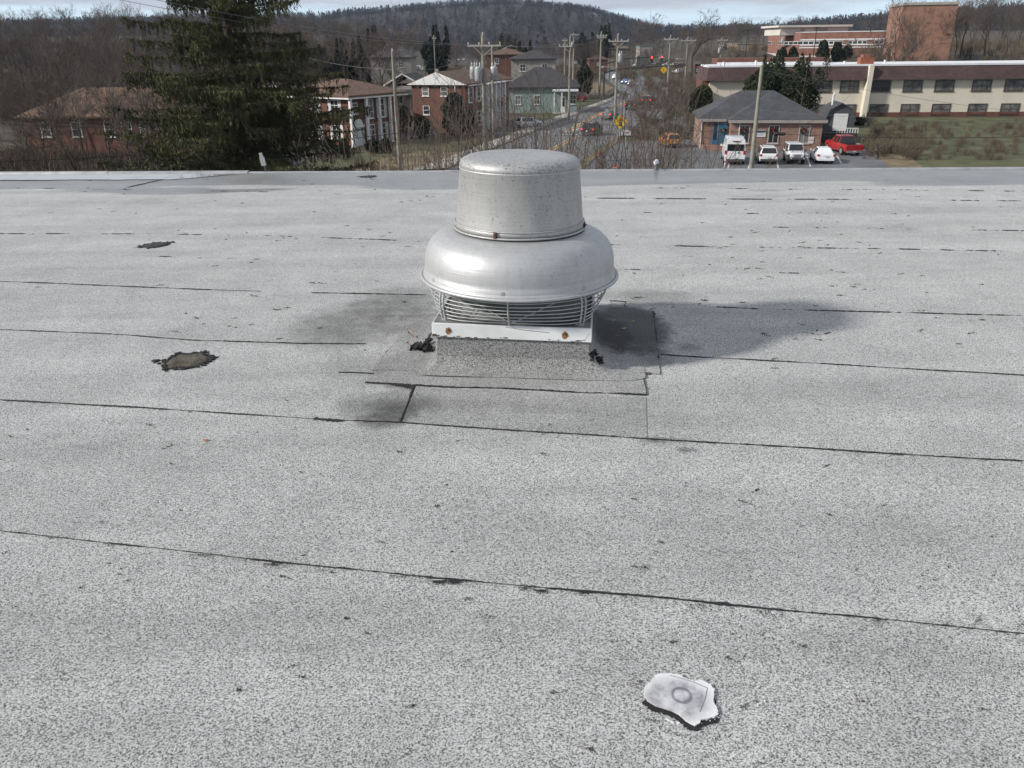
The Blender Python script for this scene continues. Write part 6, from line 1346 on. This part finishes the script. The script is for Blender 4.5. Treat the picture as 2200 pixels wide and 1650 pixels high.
TYPES = {  # stations: y, half width, z bottom, z belt, z top, half width at top ; glass: rear pair, front pair, side pair
 'suv': dict(w=.94, st=[(-2.36,.84,.50,.88,.92,.78),(-2.30,.92,.34,1.0,1.10,.84),(-1.98,.94,.28,1.04,1.66,.68),(-.6,.95,.26,1.02,1.72,.70),(.35,.95,.26,1.0,1.66,.68),(1.2,.94,.26,.99,1.08,.82),(2.15,.90,.28,.80,.92,.74),(2.36,.80,.42,.66,.70,.66)], rear=(1,2), front=(4,5), side=(2,4), wb=1.38, wr=.36),
 'sedan': dict(w=.88, st=[(-2.27,.76,.48,.80,.86,.70),(-2.20,.85,.32,.90,1.02,.74),(-1.62,.88,.24,.92,1.06,.74),(-.95,.88,.22,.92,1.42,.58),(.25,.88,.22,.90,1.44,.58),(1.1,.88,.22,.88,.98,.74),(2.05,.84,.26,.72,.82,.68),(2.27,.74,.40,.58,.62,.62)], rear=(2,3), front=(4,5), side=(3,4), wb=1.32, wr=.32),
 'van': dict(w=1.02, st=[(-2.72,.98,.48,1.25,1.28,.96),(-2.70,1.02,.36,1.28,1.30,.98),(-2.62,1.02,.34,1.30,2.42,.86),(-.5,1.03,.30,1.30,2.52,.86),(1.35,1.03,.30,1.30,2.46,.84),(2.15,1.0,.30,1.22,1.36,.86),(2.62,.95,.32,.95,1.12,.80),(2.78,.86,.45,.75,.8,.74)], rear=None, front=(4,5), side=None, wb=1.72, wr=.36),
 'pickup': dict(w=.98, st=[(-2.92,.94,.58,1.08,1.10,.92),(-2.88,.98,.45,1.12,1.14,.94),(-.98,.98,.40,1.14,1.16,.94),(-.85,.98,.38,1.14,1.86,.74),(.55,.98,.36,1.12,1.88,.74),(1.35,.98,.36,1.10,1.18,.86),(2.65,.95,.40,.98,1.08,.84),(2.92,.88,.5,.85,.92,.80)], rear=(2,3), front=(4,5), side=(3,4), wb=1.82, wr=.42),
 'jeep': dict(w=.80, st=[(-2.10,.78,.60,1.10,1.14,.76),(-2.06,.80,.52,1.12,1.80,.68),(-.2,.80,.48,1.12,1.86,.68),(.55,.80,.48,1.12,1.84,.68),(.80,.80,.48,1.12,1.20,.74),(1.95,.66,.55,1.05,1.12,.62),(2.06,.62,.62,1.0,1.06,.60)], rear=None, front=(3,4), side=(1,3), wb=1.32, wr=.43),
}
def car(kind, paint, loc, yaw, label, cat='car', group=None, lit=False, head=False, glass=None, name='parked_car', detail=True, scale=1.0):
    T = TYPES[kind]; st = T['st']; t = empty(name, loc, yaw, label, cat, group); t.scale = (scale*.83,)*3
    RING = lambda s: [(-s[1]*.93, s[0], s[2]), (-s[1], s[0], s[2]+(s[3]-s[2])*.45), (-s[1]*.97, s[0], s[3]), (-s[5], s[0], s[4]-.03), (-s[5]+.10, s[0], s[4]), (s[5]-.10, s[0], s[4]), (s[5], s[0], s[4]-.03), (s[1]*.97, s[0], s[3]), (s[1], s[0], s[2]+(s[3]-s[2])*.45), (s[1]*.93, s[0], s[2])]
    mb = MB(); n = 10
    for s in st: mb.v += RING(s)
    for i in range(len(st)-1):
        for k in range(n): mb.f.append((i*n+k, (i+1)*n+k, (i+1)*n+(k+1) % n, i*n+(k+1) % n))
    mb.f.append(tuple(range(n))); mb.f.append(tuple(range((len(st)-1)*n, len(st)*n))[::-1])
    bo = mb.build('body', paint, t); bv = bo.modifiers.new('bevel', 'BEVEL'); bv.width = .04; bv.segments = 2; bv.limit_method = 'ANGLE'; bv.angle_limit = R_(20)
    if not detail: bo.modifiers.clear()
    V_ = lambda i, k: Vector(RING(st[i])[k]); G = glass or M_CG
    def panel(nm, q, m_, inset=.08, off=.014, par=None):
        c = sum(q, Vector())/4; nr = (q[1]-q[0]).cross(q[3]-q[0]).normalized(); ct = Vector((0, 0, .9))
        if nr.dot(c-ct) < 0: nr = -nr
        p = [a.lerp(c, inset) for a in q]; return MB().extr([a+nr*off for a in p], -nr*.03).build(nm, m_, par or t)
    # windscreens span the tapering slab between the two stations
    def screen(pair, nm):
        i, j = pair; hi, lo = (j, i) if st[j][4] > st[i][4] else (i, j); q = [V_(lo,3), V_(lo,6), V_(hi,6), V_(hi,3)]; panel(nm, q, G, .09, .02)
    if T['rear']: screen(T['rear'], 'rear_window')
    G = M_CG
    if T['front']: screen(T['front'], 'windscreen')
    if T['side']:
        i, j = T['side']
        for (a, b) in ((2, 3), (7, 6)):
            for f0, f1 in ((.03, .31), (.35, .64), (.68, .99)) if kind in ('suv', 'jeep') else ((.02, .46), (.52, .99)):
                def at(k, f):
                    s = f*(j-i); ii = min(i+int(s), j-1); return V_(ii, k).lerp(V_(ii+1, k), s-(ii-i))
                panel('side_window', [at(a, f0), at(a, f1), at(b, f1).lerp(at(a, f1), .08), at(b, f0).lerp(at(a, f0), .08)], M_CG, .05, .012)
    yr, yf = st[0][0], st[-1][0]; w = T['w']
    for s in (-1, 1):
        for y in (-T['wb'], T['wb']):
            wx = s*(w-.10); wh = MB().tube([(wx-s*.11, y, T['wr']), (wx+s*.115, y, T['wr'])], T['wr'], 20).build('wheel', M_TYRE, t)
            MB().tube([(wx+s*.116, y, T['wr']), (wx+s*.13, y, T['wr'])], T['wr']*.62, 14).build('rim', M_RIM, wh)
        tz = {'suv': .93, 'sedan': .85, 'van': 1.08, 'pickup': .88, 'jeep': .95}[kind]
        MB().box(s*(w-.13)-.11, s*(w-.13)+.11, yr-.02, yr+.12, tz-.10, tz+.10 if kind != 'van' else tz+.3).build('tail_lamp', M_TLE if lit else M_TL, t)
        if kind != 'jeep': MB().box(s*(w-.32)-.16, s*(w-.32)+.16, yf-.22, yf+.01, .62, .76).build('headlight', M_HL if head else M_HLO, t)
        MB().box(s*(w+.10)-.09, s*(w+.10)+.09, 1.0 if kind not in ('van', 'jeep') else (1.75 if kind == 'van' else .75), 1.14 if kind not in ('van', 'jeep') else (1.9 if kind == 'van' else .88), st[4][3]+.02, st[4][3]+.2).build('mirror', paint if kind != 'jeep' else M_BUMP, t)
    MB().box(-w*.88, w*.88, yr-.08, yr+.05, .34, .56).build('bumper', {'van': M_BUMP, 'pickup': M_CHR, 'suv': M_BUMP, 'jeep': M_BUMP}.get(kind, paint), t)
    if kind != 'jeep': MB().box(-w*.80, w*.80, yf-.08, yf+.04, .36, .54).build('bumper', M_BUMP if kind != 'sedan' else paint, t)
    MB().box(-.16, .16, yr-.095, yr-.082, {'suv': .62, 'van': .62, 'sedan': .70, 'pickup': .42, 'jeep': .6}[kind], {'suv': .76, 'van': .76, 'sedan': .84, 'pickup': .54, 'jeep': .74}[kind]).build('number_plate', M_PLATE, t)
    if kind == 'van':
        MB().box(-.80, .80, yr-.012, yr+.14, 1.34, 1.98).build('rear_window', M_CG, t); MB().box(-.012, .012, yr-.03, yr, .6, 2.3).build('door_seam', M_BUMP, t)
        MB().box(.30, .40, yr-.03, yr, 1.06, 1.26).build('handle', M_BUMP, t); MB().box(-.35, .35, yr-.01, yr+.16, 2.24, 2.3).build('brake_lamp', M_TL, t)
    if kind == 'suv' and detail:
        for s in (-1, 1): MB().bar((s*.62,-1.7,1.74), (s*.62,.4,1.74), .05).build('roof_rail', M_BUMP, t)
    if kind == 'pickup':
        MB().box(-.80, .80, -2.80, -1.02, 1.145, 1.175).build('bed', M_CG, t); MB().box(-.12, .12, yr-.01, yr, .95, 1.03).build('handle', M_BUMP, t)
    if kind == 'jeep':
        for s in (-1, 1):
            for y in (-T['wb'], T['wb']): MB().box(s*.88-.13, s*.88+.13, y-.55, y+.55, .93, 1.0).build('fender', M_BUMP if y < 0 else paint, t)
            MB().tube([(s*.44,2.07,.86), (s*.44,2.10,.86)], .10, 14).build('headlight', M_HLO, t)
        for k in range(7): MB().box(-.27+.09*k-.022, -.27+.09*k+.022, 2.05, 2.075, .72, .98).build('grille_slot', M_SIGNK, t)
        MB().box(-.80, .80, 2.08, 2.28, .52, .70).build('bumper', M_BUMP, t); MB().tube([(-.62,2.3,.62), (-.62,2.33,.62)], .06, 8).build('fog_lamp', M_HLO, t); MB().tube([(.62,2.3,.62), (.62,2.33,.62)], .06, 8).build('fog_lamp', M_HLO, t)
    return t
def gp_car(px, py): p = GP(px, py); return Vector((p.x, p.y, HT(p.x, p.y)+.03))
def put(kind, paint, px, py, yaw, label, **kw):
    p = gp_car(px, py); L_ = TYPES[kind]['st'][-1][0]*kw.get('scale', 1)*.83
    # pixel marks the end nearest the camera
    c = p+Vector((-math.sin(R_(yaw)), math.cos(R_(yaw)), 0))*(L_ if abs(((yaw+180) % 360)-180) < 90 else -L_); c.z = HT(c.x, c.y)+.03
    return car(kind, paint, c, R_(yaw), label, **kw)
LOT = 'vehicles parked in front of the brick office'
put('van', M_CW, 1577, 355, -11, 'tall white cargo van with black rear windows, leftmost in the lot row', cat='van', group=LOT, name='cargo_van')
put('suv', M_CW, 1650, 354.5, -10, 'white suv with dark rear window and black bumper beside the van', group=LOT, name='parked_suv', scale=.97)
put('jeep', M_CW, 1711, 354.5, 171, 'boxy white off-roader facing the camera with a slotted grille', group=LOT, name='off_roader')
put('sedan', M_CW, 1773, 353.5, -10, 'white sedan with pale rear window, rightmost of the four white vehicles', group=LOT, name='parked_car', glass=M_CGL)
put('pickup', M_CRED, 1834, 336, 2, 'bright red pickup truck angled beside the barn shed', cat='pickup truck', name='pickup_truck')
put('suv', M_COR, 1448, 319, 4, 'orange small car parked alone on the left side of the lot', name='parked_car', scale=.90)
put('suv', M_CBK, 1261, 293, -24, 'black suv with red tail lamp driving away on the near road', lit=True, name='moving_car', scale=.95)
put('suv', M_CW, 1112, 275, -62, 'white suv on the side drive left of the road', name='parked_suv', scale=.85)
put('sedan', M_CGY, 1300, 258, -25, 'grey car with red lamps driving away just left of the diamond sign', lit=True, name='moving_car')
put('suv', M_CBK, 1352, 237, -25, 'dark car with bright tail lamp waiting behind the bare verge tree', lit=True, name='moving_car')
put('suv', M_CMR, 1388, 226, -25, 'maroon car with two red tail lamps queued on the far road', lit=True, name='moving_car')
put('pickup', M_CGY, 1411, 262, 160, 'dark pickup half hidden behind bare shrubs on the verge', cat='pickup truck', name='pickup_truck', scale=.9)
put('suv', M_CMR, 1262, 218, 75, 'dark maroon suv parked beside the teal house', name='parked_suv')
put('suv', M_CW, 1320, 171, 165, 'white car with headlamps on coming down the far street', head=True, name='moving_car')
put('sedan', M_CBL, 1340, 181, 165, 'blue car with bright headlamp on the far street', head=True, name='moving_car')
put('suv', M_CSV, 1353, 184.5, 165, 'silver car with headlamps, nearest of the three oncoming cars', head=True, name='moving_car', scale=.9)
far = [(905,150,70,'white'),(912,153,70,'silver'),(898,152,70,'white'),(1378,142,80,'white'),(1388,143,80,'silver'),(1398,144,80,'dark'),(1410,143,80,'white'),(1446,139,80,'white'),(1460,140,80,'silver'),(1474,142,80,'dark'),(1238,139,10,'white'),(1470,156,60,'white'),(988,131,20,'white'),(1000,130,20,'silver')]
PM = {'white': M_CW, 'silver': M_CSV, 'dark': M_CBK}
WHERE = ['first white car of the cluster above the green roof', 'silver car of the cluster above the green roof', 'second white car of the cluster above the green roof, at its left', 'white car, leftmost of the far row under the red signals', 'silver car in the far row under the red signals', 'dark car in the far row under the red signals', 'white car at the right end of the far row under the red signals', 'white far car just right of the white crossarm pole', 'silver far car left of the drop wire pole', 'dark far car at the drop wire pole', 'white far car beside the hedge column by the street', 'white car behind the rounded olive shrub', 'white far car at the top of the side lane', 'silver far car at the top of the side lane']
for k, (px, py, yw, c_) in enumerate(far): put('suv', PM[c_], px, py, yw, WHERE[k], detail=False, group='far parked cars')
# ================================================================== AIR
hz = MB().box(-1500, 1500, -80, 2100, -22, 125).build('haze', None)
m, t, b = base_mat('haze_air'); t.nodes.remove(b); pv = N(t, 'ShaderNodeVolumePrincipled', i_Density=.00011, i_Anisotropy=.3); pv.inputs['Color'].default_value = (.62, .76, 1.0, 1)
L(t, pv.outputs[0], t.nodes['Material Output'].inputs['Volume']); hz.data.materials.append(m); tag(hz, kind='stuff')
